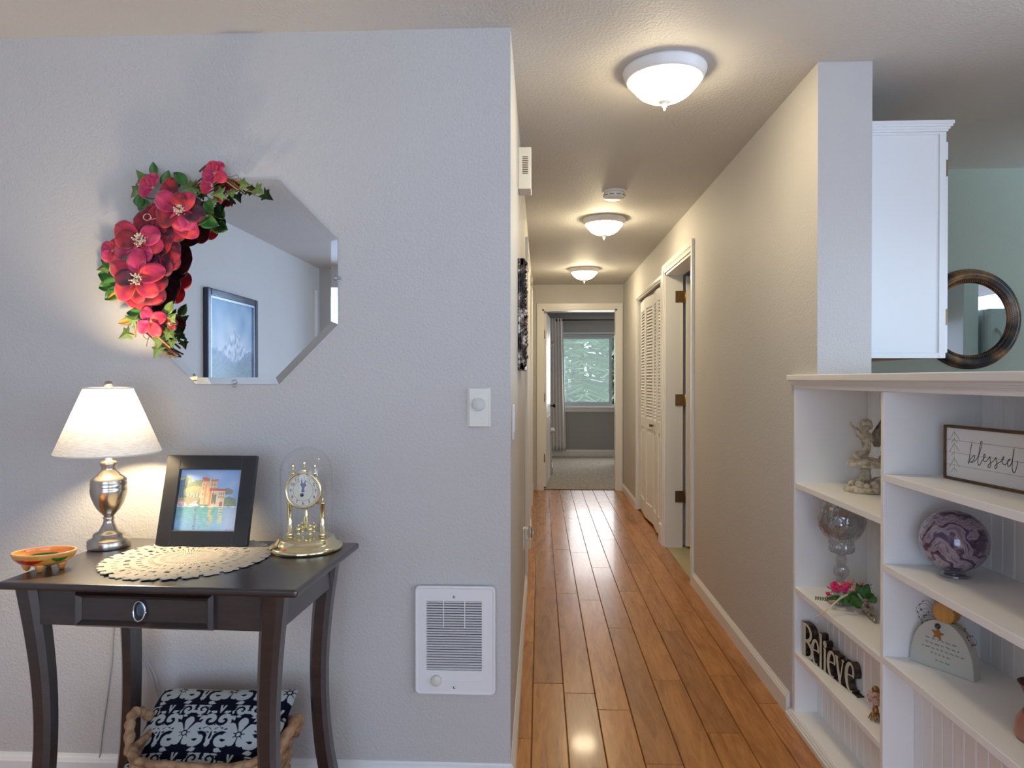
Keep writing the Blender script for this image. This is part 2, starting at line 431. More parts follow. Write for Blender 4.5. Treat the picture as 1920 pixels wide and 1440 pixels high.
# floor: slab plus the planks of the hall, one object each
fl = MB(); fl.box(LX - 0.2, RX + 0.2, BY - 0.2, 8.16, -0.12, -0.012)
fl.box(LX, RX, BY, 1.9, -0.012, 0.0); fl.box(LX, XL, 1.9, 2.4, -0.012, 0.0)
fl.box(XR + .01, RX, 1.9, 4.0, -0.012, 0.0)
floor = struct(fl.build('floor', M['floorwood']))
def plank(x0, x1, y0, y1):
    g = 0.0011; b = 0.003; z1 = 0.0; x0 += g; x1 -= g; y0 += g; y1 -= g
    vs = [(x0, y0, -0.012), (x1, y0, -0.012), (x1, y1, -0.012), (x0, y1, -0.012),
          (x0, y0, z1 - b), (x1, y0, z1 - b), (x1, y1, z1 - b), (x0, y1, z1 - b),
          (x0 + b * .7, y0 + b * .7, z1), (x1 - b * .7, y0 + b * .7, z1), (x1 - b * .7, y1 - b * .7, z1), (x0 + b * .7, y1 - b * .7, z1)]
    fs = [(0, 3, 2, 1)] + [(i, (i + 1) % 4, 4 + (i + 1) % 4, 4 + i) for i in range(4)] + \
         [(4 + i, 4 + (i + 1) % 4, 8 + (i + 1) % 4, 8 + i) for i in range(4)] + [(8, 9, 10, 11)]
    m = MB(); m.add(vs, fs); return m.build('plank', M['floorwood'], floor)
rp = random.Random(3)
xs = [XL - 0.02] + [-0.031 + 0.1305 * k for k in range(9)]
offs = [0.35, 0.05, 0.72, 0.58, 0.2, 0.86, 0.42, 0.1, 0.66]
for k in range(len(xs) - 1):
    x0, x1 = xs[k], min(xs[k + 1], XR + 0.01)
    y = 1.9
    first = 0.25 + offs[k] * 1.0
    while y < 8.155:
        L = first if y == 1.9 else rp.uniform(0.75, 1.45)
        y1 = min(8.16, y + L)
        if 8.16 - y1 < 0.12: y1 = 8.16
        plank(x0, x1, y, y1); y = y1
struct(MB().box(XR + 0.01, 2.7, 4.0, 5.5, -0.012, 0.001).build('floor_side_room', M['tile']))
struct(MB().box(-0.8, 3.1, 8.16, 11.7, -0.1, 0.008).build('floor_bedroom', M['carpet']))
struct(MB().box(0.02, 0.91, 8.148, 8.165, -0.002, 0.006).build('trim_threshold', M['frame_brown']))

struct(MB().box(LX - 0.2, RX + 0.2, BY - 0.2, 8.16, CH, CH + 0.08).build('ceiling', M['ceiling']))
struct(MB().box(-0.9, 3.2, 8.16, 11.9, CH, CH + 0.08).build('ceiling_bedroom', M['ceiling']))

# living room: front wall with mirror, left wall, back wall with two windows, right wall
wallbox('wall_front', [(LX - 0.12, XL, YW, YW + 0.12, 0, H)], M['wall'])
wallbox('wall_left', [(LX - 0.12, LX, BY, YW, 0, H)], M['wall'])
wallbox('wall_back', [(LX - 0.12, -1.4, BY - 0.12, BY, 0, H), (1.0, 1.9, BY - 0.12, BY, 0, H), (4.1, RX + 0.12, BY - 0.12, BY, 0, H),
                      (-1.4, 1.0, BY - 0.12, BY, 0, 0.25), (-1.4, 1.0, BY - 0.12, BY, 2.2, H),
                      (1.9, 4.1, BY - 0.12, BY, 0, 0.25), (1.9, 4.1, BY - 0.12, BY, 2.2, H)], M['wall'])
wallbox('wall_right', [(RX, RX + 0.12, BY, -2.1, 0, H), (RX, RX + 0.12, 0.3, 0.7, 0, H), (RX, RX + 0.12, 2.1, 3.74, 0, H),
                       (RX, RX + 0.12, -2.1, 0.3, 0, 0.5), (RX, RX + 0.12, -2.1, 0.3, 2.25, H), (RX, RX + 0.12, 0.7, 2.1, 0, 0.85), (RX, RX + 0.12, 0.7, 2.1, 2.15, H)], M['wall'])
for i, (a, b, c, d) in enumerate(((-2.1, 0.3, 0.5, 2.25), (0.7, 2.1, 0.85, 2.15))):
    f = MB(); f.box(RX - .01, RX + .1, a, a + .05, c, d); f.box(RX - .01, RX + .1, b - .05, b, c, d); f.box(RX - .01, RX + .1, a, b, c, c + .05); f.box(RX - .01, RX + .1, a, b, d - .05, d); f.box(RX + .03, RX + .07, (a + b) / 2 - .02, (a + b) / 2 + .02, c, d)
    w = struct(f.build('window_%d' % (i + 4), M['trim']))
    MB().box(RX + .05, RX + .054, a + .05, b - .05, c + .05, d - .05).build('pane', M['glass'], w)
for i, (a, b) in enumerate(((-1.4, 1.0), (1.9, 4.1))):
    f = MB(); f.box(a, a + 0.05, BY - 0.1, BY + 0.02, 0.25, 2.2); f.box(b - 0.05, b, BY - 0.1, BY + 0.02, 0.25, 2.2)
    f.box(a, b, BY - 0.1, BY + 0.02, 0.25, 0.3); f.box(a, b, BY - 0.1, BY + 0.02, 2.15, 2.2); f.box((a + b) / 2 - .02, (a + b) / 2 + .02, BY - 0.1, BY - .02, 0.3, 2.15)
    w = struct(f.build('window_%d' % (i + 2), M['trim']))
    MB().box(a + .05, b - .05, BY - 0.075, BY - 0.071, 0.3, 2.15).build('pane', M['glass'], w)

# hall, left side: two doorways
D1, D2, DH = (4.37, 5.28), (6.17, 7.08), 2.15
wallbox('wall_hall_left', [(XL - 0.12, XL, YW + 0.12, D1[0], 0, H), (XL - 0.12, XL, D1[1], D2[0], 0, H), (XL - 0.12, XL, D2[1], YE, 0, H),
                           (XL - 0.12, XL, D1[0], D1[1], DH, H), (XL - 0.12, XL, D2[0], D2[1], DH, H)], M['wall'])
# hall, right side: wall stub that stands on the counter, doorway, closet
DR, DC = (4.46, 5.41), (5.57, 6.97)
wallbox('wall_pillar', [(XR, XP, 2.463, 2.695, 1.3375, H), (XR, XP, 2.695, 3.74, 0, H)], M['wall'])
wallbox('wall_hall_right', [(XR, 1.10, 3.74, DR[0], 0, H), (XR, 1.10, DR[1], DC[0], 0, H), (XR, 1.10, DC[1], YE, 0, H),
                            (XR, 1.10, DR[0], DR[1], DH, H), (XR, 1.10, DC[0], DC[1], 2.13, H)], M['wall'])
EO = (0.025, 0.905)                            # end doorway
wallbox('wall_end', [(-0.8, EO[0], YE, YE + 0.12, 0, H), (EO[1], 3.2, YE, YE + 0.12, 0, H), (EO[0], EO[1], YE, YE + 0.12, DH, H)], M['wall'])
# rooms beyond the right doorway, closet inside
wallbox('wall_side_room', [(2.6, 2.7, 3.86, 5.5, 0, H), (1.10, 2.7, 5.47, 5.55, 0, H), (1.7, 1.75, 5.55, 7.02, 0, H), (1.10, 1.75, 7.0, 7.05, 0, H)], M['wall'])
# kitchen
wallbox('wall_kitchen', [(XP, RX, 3.74, 3.86, 0, H)], M['green_wall'])
wallbox('wall_half', [(1.275, 1.36, 1.24, 2.695, 0, 1.3)], M['wall'])
# bedroom
BYE = 11.62
wallbox('wall_bedroom', [(-0.9, -0.8, 8.22, BYE, 0, H), (3.1, 3.2, 8.22, BYE, 0, H),
                         (-0.9, 0.30, BYE, BYE + 0.14, 0, H), (2.15, 3.2, BYE, BYE + 0.14, 0, H),
                         (0.30, 2.15, BYE, BYE + 0.14, 0, 0.85), (0.30, 2.15, BYE, BYE + 0.14, 2.09, H),
                         (-0.8, EO[0], 8.22, 8.235, 0, H), (EO[1], 3.1, 8.22, 8.235, 0, H), (EO[0], EO[1], 8.22, 8.235, DH, H)], M['grey_wall'])

# baseboards: flat board with a moulded cap
def baseboard(name, p0, p1, nrm, h=0.088):
    a, b, n = Vector(p0), Vector(p1), Vector(nrm); mb = MB()
    prof = [(0, 0), (0.014, 0), (0.014, h * 0.74), (0.011, h * 0.80), (0.009, h * 0.86), (0.005, h * 0.93), (0.003, h), (0, h)]
    vs = []
    for p in (a, b):
        for (d, z) in prof: vs.append(p + n * d + Vector((0, 0, z)))
    k = len(prof)
    mb.add(vs, [tuple(range(k)), tuple(reversed(range(k, 2 * k)))] + [(i, (i + 1) % k, k + (i + 1) % k, k + i) for i in range(k)])
    return struct(mb.build(name, M['trim']))
baseboard('baseboard_hall_left', (XL, YW + 0.0, 0), (XL, D1[0] - 0.066, 0), (1, 0, 0))
baseboard('baseboard_hall_left', (XL, D1[1] + 0.066, 0), (XL, D2[0] - 0.066, 0), (1, 0, 0))
baseboard('baseboard_hall_left', (XL, D2[1] + 0.066, 0), (XL, YE, 0), (1, 0, 0))
baseboard('baseboard_hall_right', (XR, 2.72, 0), (XR, DR[0] - 0.066, 0), (-1, 0, 0))
baseboard('baseboard_hall_right', (XR, DC[1] + 0.03, 0), (XR, YE, 0), (-1, 0, 0))
baseboard('baseboard_front', (LX, YW, 0), (XL, YW, 0), (0, -1, 0))
baseboard('baseboard_bedroom', (-0.8, BYE, 0.008), (3.1, BYE, 0.008), (0, -1, 0), 0.115)

# door casings: moulded boards round an opening
def casing(name, plane, axis, a0, a1, top, side, w=0.066, t=0.017, zb=0.0):
    """plane: coordinate of the wall face; axis 'X' -> opening runs along Y, face normal side*X; 'Y' -> runs along X"""
    mb = MB()
    def bx(s0, s1, z0, z1, t0, t1):
        lo, hi = sorted((plane + side * t0, plane + side * t1))
        if axis == 'X': mb.box(lo, hi, s0, s1, z0, z1)
        else: mb.box(s0, s1, lo, hi, z0, z1)
    for (i0, i1, tt) in ((0.0, 0.30, 0.010), (0.30, 0.42, 0.013), (0.42, 1.0, t)):
        bx(a0 - w * i1, a0 - w * i0, zb, top + w * i1, 0, tt); bx(a1 + w * i0, a1 + w * i1, zb, top + w * i1, 0, tt)
        bx(a0 - w * i0, a1 + w * i0, top + w * i0, top + w * i1, 0, tt)
    return struct(mb.build(name, M['trim']))
def jamb(name, x0, x1, y0, y1, top, axis, t=0.018):
    mb = MB()
    if axis == 'X': mb.box(x0, x1, y0, y0 + t, 0, top); mb.box(x0, x1, y1 - t, y1, 0, top); mb.box(x0, x1, y0, y1, top - t, top)
    else: mb.box(x0, x0 + t, y0, y1, 0, top); mb.box(x1 - t, x1, y0, y1, 0, top); mb.box(x0, x1, y0, y1, top - t, top)
    return struct(mb.build(name, M['trim']))
casing('trim_1', YE, 'Y', EO[0], EO[1], DH, -1); jamb('trim_2', EO[0], EO[1], YE, YE + 0.13, DH, 'Y')
casing('trim_3', XR, 'X', DR[0], DR[1], DH, -1); jamb('trim_4', XR, 1.115, DR[0], DR[1], DH, 'X')
casing('trim_5', XL, 'X', D1[0], D1[1], DH, 1); jamb('trim_6', XL - 0.12, XL, D1[0], D1[1], DH, 'X')
casing('trim_7', XL, 'X', D2[0], D2[1], DH, 1); jamb('trim_8', XL - 0.12, XL, D2[0], D2[1], DH, 'X')
casing('trim_9', XR, 'X', DC[0], DC[1], 2.13, -1, w=0.028, t=0.010); jamb('trim_10', XR, 1.10, DC[0], DC[1], 2.13, 'X', 0.012)
struct(MB().box(XR - 0.026, XR, DR[1] + 0.05, DC[0] + 0.0, 0, 0.16).build('trim_11', M['trim'], bevel=0.004))   # plinth block between door and closet

def door_slab(name, w, h, panels=True, t=0.035):
    """slab in local space: hinge edge at x=0, runs along +x, thickness along y, with raised and sunk panels"""
    mb = MB(); mb.box(0, w, 0, t, 0.01, h)
    o = mb.build(name, M['white'], bevel=0.002)
    if panels:
        for (px0, px1) in ((0.11, w / 2 - 0.05), (w / 2 + 0.05, w - 0.11)):
            for (z0, z1) in ((0.22, 0.85), (1.05, 1.62), (1.72, h - 0.12)):
                for ys in (-0.004, t - 0.004):
                    MB().box(px0, px1, ys, ys + 0.008, z0, z1).build('panel', M['white'], o, bevel=0.006)
    return o
def hinge(parent, c, ax, ay, m):
    """c centre; ax along the leaf, ay normal"""
    mb = MB(); c, ax, ay = Vector(c), Vector(ax), Vector(ay)
    mb.obox(c, ax * 0.038, ay * 0.0015, Vector((0, 0, 0.045)))
    mb.lathe([(0.006, -0.05), (0.006, 0.05)], c + ax * 0.040 + ay * 0.004, 10)
    for dz in (-0.03, 0, 0.03): mb.ball(c + ax * (0.012 if dz else -0.012) + Vector((0, 0, dz)) + ay * 0.002, 0.003, 6)
    return mb.build('hinge', m, parent, world=True)

# left doors (closed), seen edge-on
for i, (a, b) in enumerate((D1, D2)):
    d = door_slab('door_%d' % (i + 1), b - a - 0.04, 2.12); d.location = (XL - 0.05, a + 0.02, 0); d.rotation_euler = (0, 0, PI / 2)
    struct(d)
# right door: hinged on the far jamb, open into the side room
d = door_slab('door_3', 0.86, 2.115); d.location = (1.135, 5.362, 0.006); d.rotation_euler = (0, 0, R(-2)); struct(d)
for z, m in ((1.965, 'brass'), (1.157, 'brass'), (0.40, 'bronze')):
    hinge(d, (1.094, 5.389, z), (1, 0, 0), (0, -1, 0), M[m])
# bedroom door, open into the bedroom
d = door_slab('door_4', 0.87, 2.115); d.location = (0.073, 8.235, 0.012); d.rotation_euler = (0, 0, R(90 - 4.0)); struct(d)
for z in (1.86, 1.10, 0.37):
    hinge(d, (0.044, 8.19, z), (0, 1, 0), (1, 0, 0), M['brass' if z > 1 else 'bronze'])
kn = MB()
kp = Vector((0.135, 9.04, 0.97))
kn.lathe([(0.026, 0), (0.026, 0.006), (0.010, 0.010), (0.009, 0.03), (0.020, 0.038), (0.027, 0.050), (0.024, 0.062), (0.0, 0.068)], kp, 16, axis='X')
kn.build('door_knob', mat('black_metal', (0.03, 0.025, 0.025), 0.25, 0.9), d, world=True)

# closet: four louvred bifold panels, slightly folded
edges = [6.945, 6.51, 6.17, 5.87, 5.585]
track = struct(MB().box(XR + 0.03, XR + 0.075, DC[0], DC[1], 2.095, 2.118).build('trim_12', mat('dark_track', (0.05, 0.045, 0.04), 0.5)))
struct(MB().box(XR + 0.095, XR + 0.10, DC[0], DC[1], 0.0, 2.11).build('closet_shade_sheet', M['dark']))  # black sheet behind the louvres, closet shade put in as colour
cl = thing('bifold_closet_door', 'white louvred bifold closet door with four folding panels in the right hall wall', 'closet door', (XR + 0.05, 6.2, 0.0))
xo = [0.045, 0.022, 0.045, 0.022, 0.045]
louver_mesh = None
for k in range(4):
    a = Vector((XR + xo[k], edges[k] - 0.003, 0)); b = Vector((XR + xo[k + 1], edges[k + 1] + 0.003, 0))
    w = (b - a).length; ex = (b - a).normalized(); nz = Vector((0, 0, 1)); ny = nz.cross(ex)    # ny points into the closet or hall
    if ny.x > 0: ny = -ny
    def ob(mb, s0, s1, z0, z1, t0, t1):
        c = a + ex * ((s0 + s1) / 2) + ny * ((t0 + t1) / 2) + nz * ((z0 + z1) / 2)
        mb.obox(c, ex * ((s1 - s0) / 2), ny * ((t1 - t0) / 2), nz * ((z1 - z0) / 2))
    st = 0.042; zt = 2.085
    mb = MB()
    ob(mb, 0, st, 0.015, zt, -0.014, 0.014); ob(mb, w - st, w, 0.015, zt, -0.014, 0.014)
    ob(mb, st, w - st, zt - 0.10, zt, -0.014, 0.014); ob(mb, st, w - st, 0.86, 0.955, -0.014, 0.014); ob(mb, st, w - st, 0.015, 0.16, -0.014, 0.014)
    fp = mb.build('panel_frame', M['white'], cl, world=True, bevel=0.002)
    mb = MB(); ob(mb, st, w - st, 0.16, 0.86, -0.006, 0.003); ob(mb, st + 0.03, w - st - 0.03, 0.20, 0.82, -0.006, 0.010)
    mb.build('sunk_panel', M['white'], fp, world=True)
    # louvres: one slat object each, tilted
    n = 36; dz = (zt - 0.10 - 0.955) / n
    tl = (ny * 0.55 - nz * 0.83).normalized(); tn = ex.cross(tl)
    base = None
    for i in range(n):
        z = 0.955 + dz * (i + 0.5)
        c = a + ex * (w / 2) + nz * z
        if base is None:
            mb = MB(); mb.obox(c, ex * (w / 2 - st), tl * 0.0165, tn * 0.0028); base = mb.build('louvre_slat', M['white'], fp, world=True)
        else:
            o = base.copy(); COL.objects.link(o); o.location = (0, 0, dz * i)
    if k in (1, 2):
        kb = MB(); p = a + ex * (w - 0.03 if k == 1 else 0.03) + ny * 0.014 + nz * 0.905
        kb.lathe([(0.008, 0), (0.006, 0.012), (0.014, 0.020), (0.015, 0.026), (0.0, 0.031)], p, 12, axis=Matrix(((0, 0, ny.x), (1, 0, ny.y), (0, 1, ny.z))))
        kb.build('closet_knob', M['bronze'], fp, world=True)

# bedroom window: sliding sash, sill, rod and curtain
wf = MB(); wx0, wx1, wz0, wz1, wy = 0.30, 2.15, 0.85, 2.09, BYE
for (a, b, c, d_) in ((wx0, wx1, wz1 - 0.045, wz1), (wx0, wx1, wz0, wz0 + 0.04), (wx0, wx0 + 0.04, wz0, wz1), (wx1 - 0.04, wx1, wz0, wz1)):
    wf.box(a, b, wy + 0.03, wy + 0.10, c, d_)
win = struct(wf.build('window_1', mat('vinyl_frame', (0.62, 0.66, 0.72), 0.4), bevel=0.003))
sf = MB(); sx = 1.215
for (a, b, c, d_) in ((wx0 + .04, sx, wz1 - 0.085, wz1 - 0.045), (wx0 + .04, sx, wz0 + 0.04, wz0 + 0.085), (wx0 + 0.04, wx0 + 0.08, wz0 + .085, wz1 - .085), (sx - 0.045, sx, wz0 + .085, wz1 - .085)):
    sf.box(a, b, wy + 0.045, wy + 0.08, c, d_)
sash = sf.build('window_sash', win.data.materials[0], win, bevel=0.002)
MB().box(wx0 + .08, sx - .045, wy + 0.060, wy + 0.064, wz0 + .085, wz1 - .085).build('pane', M['glass'], win)
MB().box(sx, wx1 - .04, wy + 0.080, wy + 0.084, wz0 + .04, wz1 - .045).build('pane', M['glass'], win)
MB().box(wx0 + .08, sx - .045, wy + 0.090, wy + 0.091, wz0 + .085, wz1 - .085).build('window_haze_pane', M['screen'], win)  # added sheet behind the sash, only there to haze the view outside
sl = MB(); sl.box(wx0 - 0.08, wx1 + 0.08, wy - 0.045, wy + 0.03, wz0 - 0.024, wz0 + 0.003); sl.box(wx0 - 0.06, wx1 + 0.06, wy - 0.016, wy, wz0 - 0.085, wz0 - 0.024)
sl.build('window_sill', M['trim'], win, bevel=0.004)
MB().box(wx0, wx1, wy - 0.012, wy, wz1, wz1 + 0.02).build('window_head', M['trim'], win)

rod = thing('curtain_rod', 'thin black curtain rod with ball finial above the bedroom window', 'curtain rod', (0.28, BYE - 0.09, 2.315))
MB().tube([(0.28, BYE - 0.09, 2.315), (2.4, BYE - 0.09, 2.315)], 0.011, 10).build('pole', M['black'], rod, world=True)
MB().ball((0.27, BYE - 0.09, 2.315), 0.024, 12).build('finial', M['black'], rod, world=True)
mb = MB(); mb.box(0.32, 0.335, BYE - 0.1, BYE, 2.300, 2.312); mb.box(0.31, 0.345, BYE - 0.006, BYE, 2.27, 2.34); mb.build('bracket', M['black'], rod, world=True)
def cur(u, v):
    z = 0.115 + (2.345 - 0.115) * v
    half = 0.105 + 0.020 * (1 - v)
    x = 0.275 + 0.035 * (1 - v) + (u - 0.5) * 2 * half
    y = BYE - 0.09 + 0.034 * math.sin(u * 2 * PI * 4.5) * (0.6 + 0.4 * (1 - v)) + 0.008 * math.sin(v * 7 + u * 5)
    return Vector((x, y, z))
mb = MB(); mb.sheet(cur, 72, 24)
c = mb.build('curtain', M['curtain']); md = c.modifiers.new('thick', 'SOLIDIFY'); md.thickness = 0.003
tag(c, 'off white curtain hanging in folds at the left of the bedroom window', 'curtain')

# outside: lawn and conifers
struct(MB().box(-30, 30, 12.4, 60, -0.9, -0.8).build('ground', M['grass']))
def conifer(x, y, r, h, label, seed, nb=520):
    rr = random.Random(seed); t = thing('conifer', label, 'tree', (x, y, -0.8), 0, 'conifers outside the bedroom window')
    MB().lathe([(0.20, 0), (0.16, h * 0.4), (0.05, h * 0.9), (0.0, h)], (0, 0, 0), 10).build('trunk', M['bark'], t)
    mb = MB()
    for i in range(nb):
        zz = h * (0.01 + 0.97 * (i / nb)); a = rr.uniform(0, 2 * PI); L = r * (1.03 - zz / h) * rr.uniform(0.75, 1.1)
        d = Vector((math.cos(a), math.sin(a), 0)); s = Vector((-d.y, d.x, 0)); m = 14
        for j in range(2, m):
            t0 = j / m; p = d * (L * t0) + Vector((0, 0, zz + 0.10 * L * t0 - 0.38 * L * t0 * t0))
            wd = L * 0.26 * math.sin(PI * min(1, t0 * 0.9 + 0.12)) + 0.05
            for sg in (-1, 1):
                q = p + (s * sg * 0.8 + d * 0.6) * wd * rr.uniform(0.6, 1.2) + Vector((0, 0, -0.3 * wd * rr.uniform(0.2, 1.3)))
                w2 = d * L * 0.028 + Vector((0, 0, rr.uniform(-.02, .03)))
                n = len(mb.v); mb.v += [p - w2, p + w2, q + w2 * 0.5, q - w2 * 0.5]; mb.f.append([n, n + 1, n + 2, n + 3]); mb.m.append(0); mb.sm.append(False)
    o = mb.build('foliage', M['needles'], t); o['kind'] = 'stuff'
conifer(1.0, 18.3, 3.9, 9.0, 'pale green conifer filling most of the bedroom window pane', 5, 620)
conifer(5.2, 24.0, 3.6, 9.0, 'pale green conifer in the background at the right of the bedroom window', 9, 300)
conifer(-2.6, 24.5, 3.6, 9.5, 'pale green conifer in the background hidden mostly by the curtain', 11, 300)
# ------------------------------------------------------------------ ceiling lights, detector, wall plates, heater
def ceiling_light(x, y, label):
    t = thing('ceiling_light', label, 'ceiling light', (x, y, CH), 0, 'domed ceiling lights along the hall')
    MB().lathe([(0.148, 0.0), (0.150, -0.006), (0.149, -0.012), (0.145, -0.020), (0.141, -0.032), (0.136, -0.040), (0.128, -0.042), (0.126, -0.036), (0.0, -0.030)], n=48).build('metal_pan', M['white'], t)
    MB().lathe([(0.126, -0.036), (0.127, -0.044), (0.122, -0.054), (0.112, -0.064), (0.103, -0.076), (0.088, -0.090), (0.066, -0.103), (0.040, -0.111), (0.014, -0.114), (0.0, -0.114)], n=48, cap=False).build('glass_bowl', M['lampglass' if y < 3 else 'lampglass_far'], t)
    MB().lathe([(0.030, -0.108), (0.029, -0.113), (0.018, -0.120), (0.009, -0.124), (0.0075, -0.130), (0.010, -0.134), (0.0045, -0.139), (0.005, -0.143), (0.003, -0.149), (0.0, -0.150)], n=20).build('finial', M['white'], t)
    return t
ceiling_light(0.449, 2.50, 'white domed ceiling light nearest the living room, largest in view')
ceiling_light(0.445, 4.80, 'white domed ceiling light halfway down the hall, just beyond the smoke detector')
ceiling_light(0.445, 6.95, 'white domed ceiling light at the far end near the bedroom door')

t = thing('smoke_detector', 'round white smoke detector on the hall ceiling', 'smoke detector', (0.44, 4.10, CH))
MB().lathe([(0.072, 0), (0.072, -0.007), (0.066, -0.009)], n=36).build('base_plate', M['plastic'], t)
MB().lathe([(0.062, -0.009), (0.066, -0.014), (0.064, -0.034), (0.055, -0.044), (0.020, -0.047), (0.0, -0.047)], n=36).build('cover', M['plastic'], t)
mb = MB()
for k in range(10):
    a = 2 * PI * k / 10; mb.obox((0.0645 * math.cos(a), 0.0645 * math.sin(a), -0.030), (-0.013 * math.sin(a), 0.013 * math.cos(a), 0), (0.0015 * math.cos(a), 0.0015 * math.sin(a), 0), (0, 0, 0.0016))
mb.build('vent', M['dark'], t)

# door chime box high on the left hall wall
t = thing('door_chime', 'white door chime box with slots high on the left hall wall', 'door chime', (XL, 3.0, 2.14))
mb = MB(); mb.box(0.0, 0.056, -0.055, 0.055, 0, 0.180); mb.build('case', M['ivory'], t, bevel=0.003)
for k in range(10):
    MB().box(0.018, 0.042, -0.0562, -0.0545, 0.065 + k * 0.0078, 0.0685 + k * 0.0078).build('slot', M['bronze'], t)
t = thing('round_sensor', 'small round white sensor disc high on the left hall wall', 'sensor', (XL, 5.9, 2.17))
MB().lathe([(0.045, 0), (0.045, 0.022), (0.038, 0.030), (0.0, 0.031)], n=28, axis='X').build('disc', M['ivory'], t)
MB().box(0.003, 0.006, -0.04, 0.04, -0.02, 0.02).build('back_plate', M['ivory'], t)

# carved wall hanging, seen almost edge-on
t = thing('carved_wall_panel', 'dark carved wall panel with silver relief on the left hall wall', 'wall art', (XL, 3.12, 1.36))
carve = mat('dark_silver_carving', (0.05, 0.04, 0.035), 0.35, 0.6)
_n = noisetex(carve, coords(carve, 'Object'), 26, 4, 0.7); LK(carve, ramp(carve, _n, [(0.42, (0.012, 0.010, 0.009)), (0.52, (0.09, 0.065, 0.05)), (0.62, (0.55, 0.52, 0.48))]), bsdf(carve).inputs['Base Color']); bump(carve, _n, 0.8, 0.01)
mb = MB(); mb.box(0.0, 0.010, -0.25, 0.25, 0.0, 0.47); mb.build('board', carve, t, bevel=0.003)
mb = MB()
for y0, y1 in ((-0.25, -0.215), (0.215, 0.25)): mb.box(0.008, 0.030, y0, y1, 0, 0.47)
for z0, z1 in ((0, 0.035), (0.435, 0.47)): mb.box(0.008, 0.030, -0.25, 0.25, z0, z1)
mb.build('carved_frame', carve, t, bevel=0.006)
rr = random.Random(4); mb = MB()
for i in range(26):
    z = 0.02 + 0.43 * i / 25; mb.ball((0.022 + 0.008 * rr.random(), -0.235 + 0.01 * rr.random(), z), 0.013 + 0.004 * rr.random(), 8, sq=(1, 1.2, 0.8))
for i in range(60): mb.ball((0.012, rr.uniform(-0.2, 0.2), rr.uniform(0.05, 0.42)), rr.uniform(0.012, 0.028), 8, sq=(0.7, 1, 1))
mb.build('relief', carve, t)

# light switch and outlet with plugged night light on the left hall wall
t = thing('light_switch', 'white light switch plate on the left hall wall by the corner', 'light switch', (XL, 2.32, 1.115))
MB().box(0, 0.006, -0.036, 0.036, 0, 0.118).build('plate', M['plastic'], t, bevel=0.002)
MB().box(0.005, 0.0085, -0.016, 0.016, 0.026, 0.092).build('rocker', M['plastic'], t, bevel=0.001)
t = thing('wall_outlet', 'white wall outlet low on the left hall wall', 'outlet', (XL, 3.80, 0.375))
MB().box(0, 0.006, -0.036, 0.036, 0, 0.118).build('plate', M['plastic'], t, bevel=0.002)
for z in (0.030, 0.070): MB().box(0.005, 0.008, -0.016, 0.016, z, z + 0.026).build('socket', M['plastic'], t, bevel=0.002)
t = thing('night_light', 'clear faceted night light plugged into the low hall outlet', 'night light', (XL + 0.008, 3.79, 0.45))
MB().box(0.0, 0.022, -0.026, 0.026, -0.02, 0.045).build('plug_body', M['ivory'], t, bevel=0.004)
MB().lathe([(0.012, 0), (0.030, 0.004), (0.034, 0.018), (0.026, 0.034), (0.0, 0.036)], (0.012, 0, 0.02), 8, smooth=False, axis='X').build('clear_cover', M['crystal'], t)
mb = MB()
for z in (0.010, 0.040):
    mb.tube([(0.040, -0.030 + 0.010 * math.cos(a), z + 0.012 * math.sin(a)) for a in [2 * PI * k / 16 for k in range(16)]], 0.0018, 6, closed=True)
mb.build('wire_ring', M['black'], t)

# chime / thermostat plate on the living room wall
c = PY(898, 764, YW)
t = thing('thermostat', 'cream wall thermostat plate with round dial beside the hall corner', 'thermostat', (c.x, YW, c.z))
MB().box(-0.038, 0.038, -0.004, 0, -0.063, 0.063).build('back_plate', M['ivory'], t, bevel=0.002)
MB().box(-0.032, 0.032, -0.012, -0.003, -0.062, 0.062).build('cover', M['ivory'], t, bevel=0.003)
MB().lathe([(0.0205, 0.0), (0.0205, 0.011), (0.018, 0.0125), (0.0, 0.0125)], (0, -0.011, 0.010), 32, axis='Y').build('dial', M['grey_plastic'], t)
mb = MB()
for k in range(7): mb.box(-0.013 + k * 0.004, -0.011 + k * 0.004, -0.0124, -0.012, 0.044, 0.047)
mb.build('printed_scale', M['grey_plastic'], t)

# wall heater
c0 = PY(783, 1293, YW); c1 = PY(927, 1099, YW); hw, hh = (c1.x - c0.x) / 2, (c1.z - c0.z) / 2
t = thing('wall_heater', 'white electric wall heater with louvred grille and dial', 'heater', ((c0.x + c1.x) / 2, YW, (c0.z + c1.z) / 2))
s = 2.18 / 1280
gx0, gx1, gz0, gz1 = (801 - 855) * s, (905 - 855) * s, -(1252 - 1196) * s, (1196 - 1122) * s
mb = MB(); T = 0.022                                  # front frame built round the grille opening
def hb(x0, x1, z0, z1, y0=-T, y1=0.0): mb.box(x0, x1, y0, y1, z0, z1)
hb(-hw, gx0, -hh, hh); hb(gx1, hw, -hh, hh); hb(gx0, gx1, gz1, hh); hb(gx0, gx1, -hh, gz0)
bm_frame = mb.build('cover', M['white'], t)
mb = MB(); L = 0.010
pts = []
for (cx, cz, a0) in ((hw - .012, hh - .012, 0), (-hw + .012, hh - .012, 90), (-hw + .012, -hh + .012, 180), (hw - .012, -hh + .012, 270)):
    for k in range(5):
        a = R(a0 + 22.5 * k); pts.append((cx + .012 * math.cos(a), -T + 0.003, cz + .012 * math.sin(a)))
mb.tube(pts, 0.0055, 8, closed=True); mb.build('rounded_edge', M['white'], t)
MB().box(gx0 - .004, gx1 + .004, -0.004, -0.002, gz0 - .004, gz1 + .004).build('dark_interior', M['dark'], t)
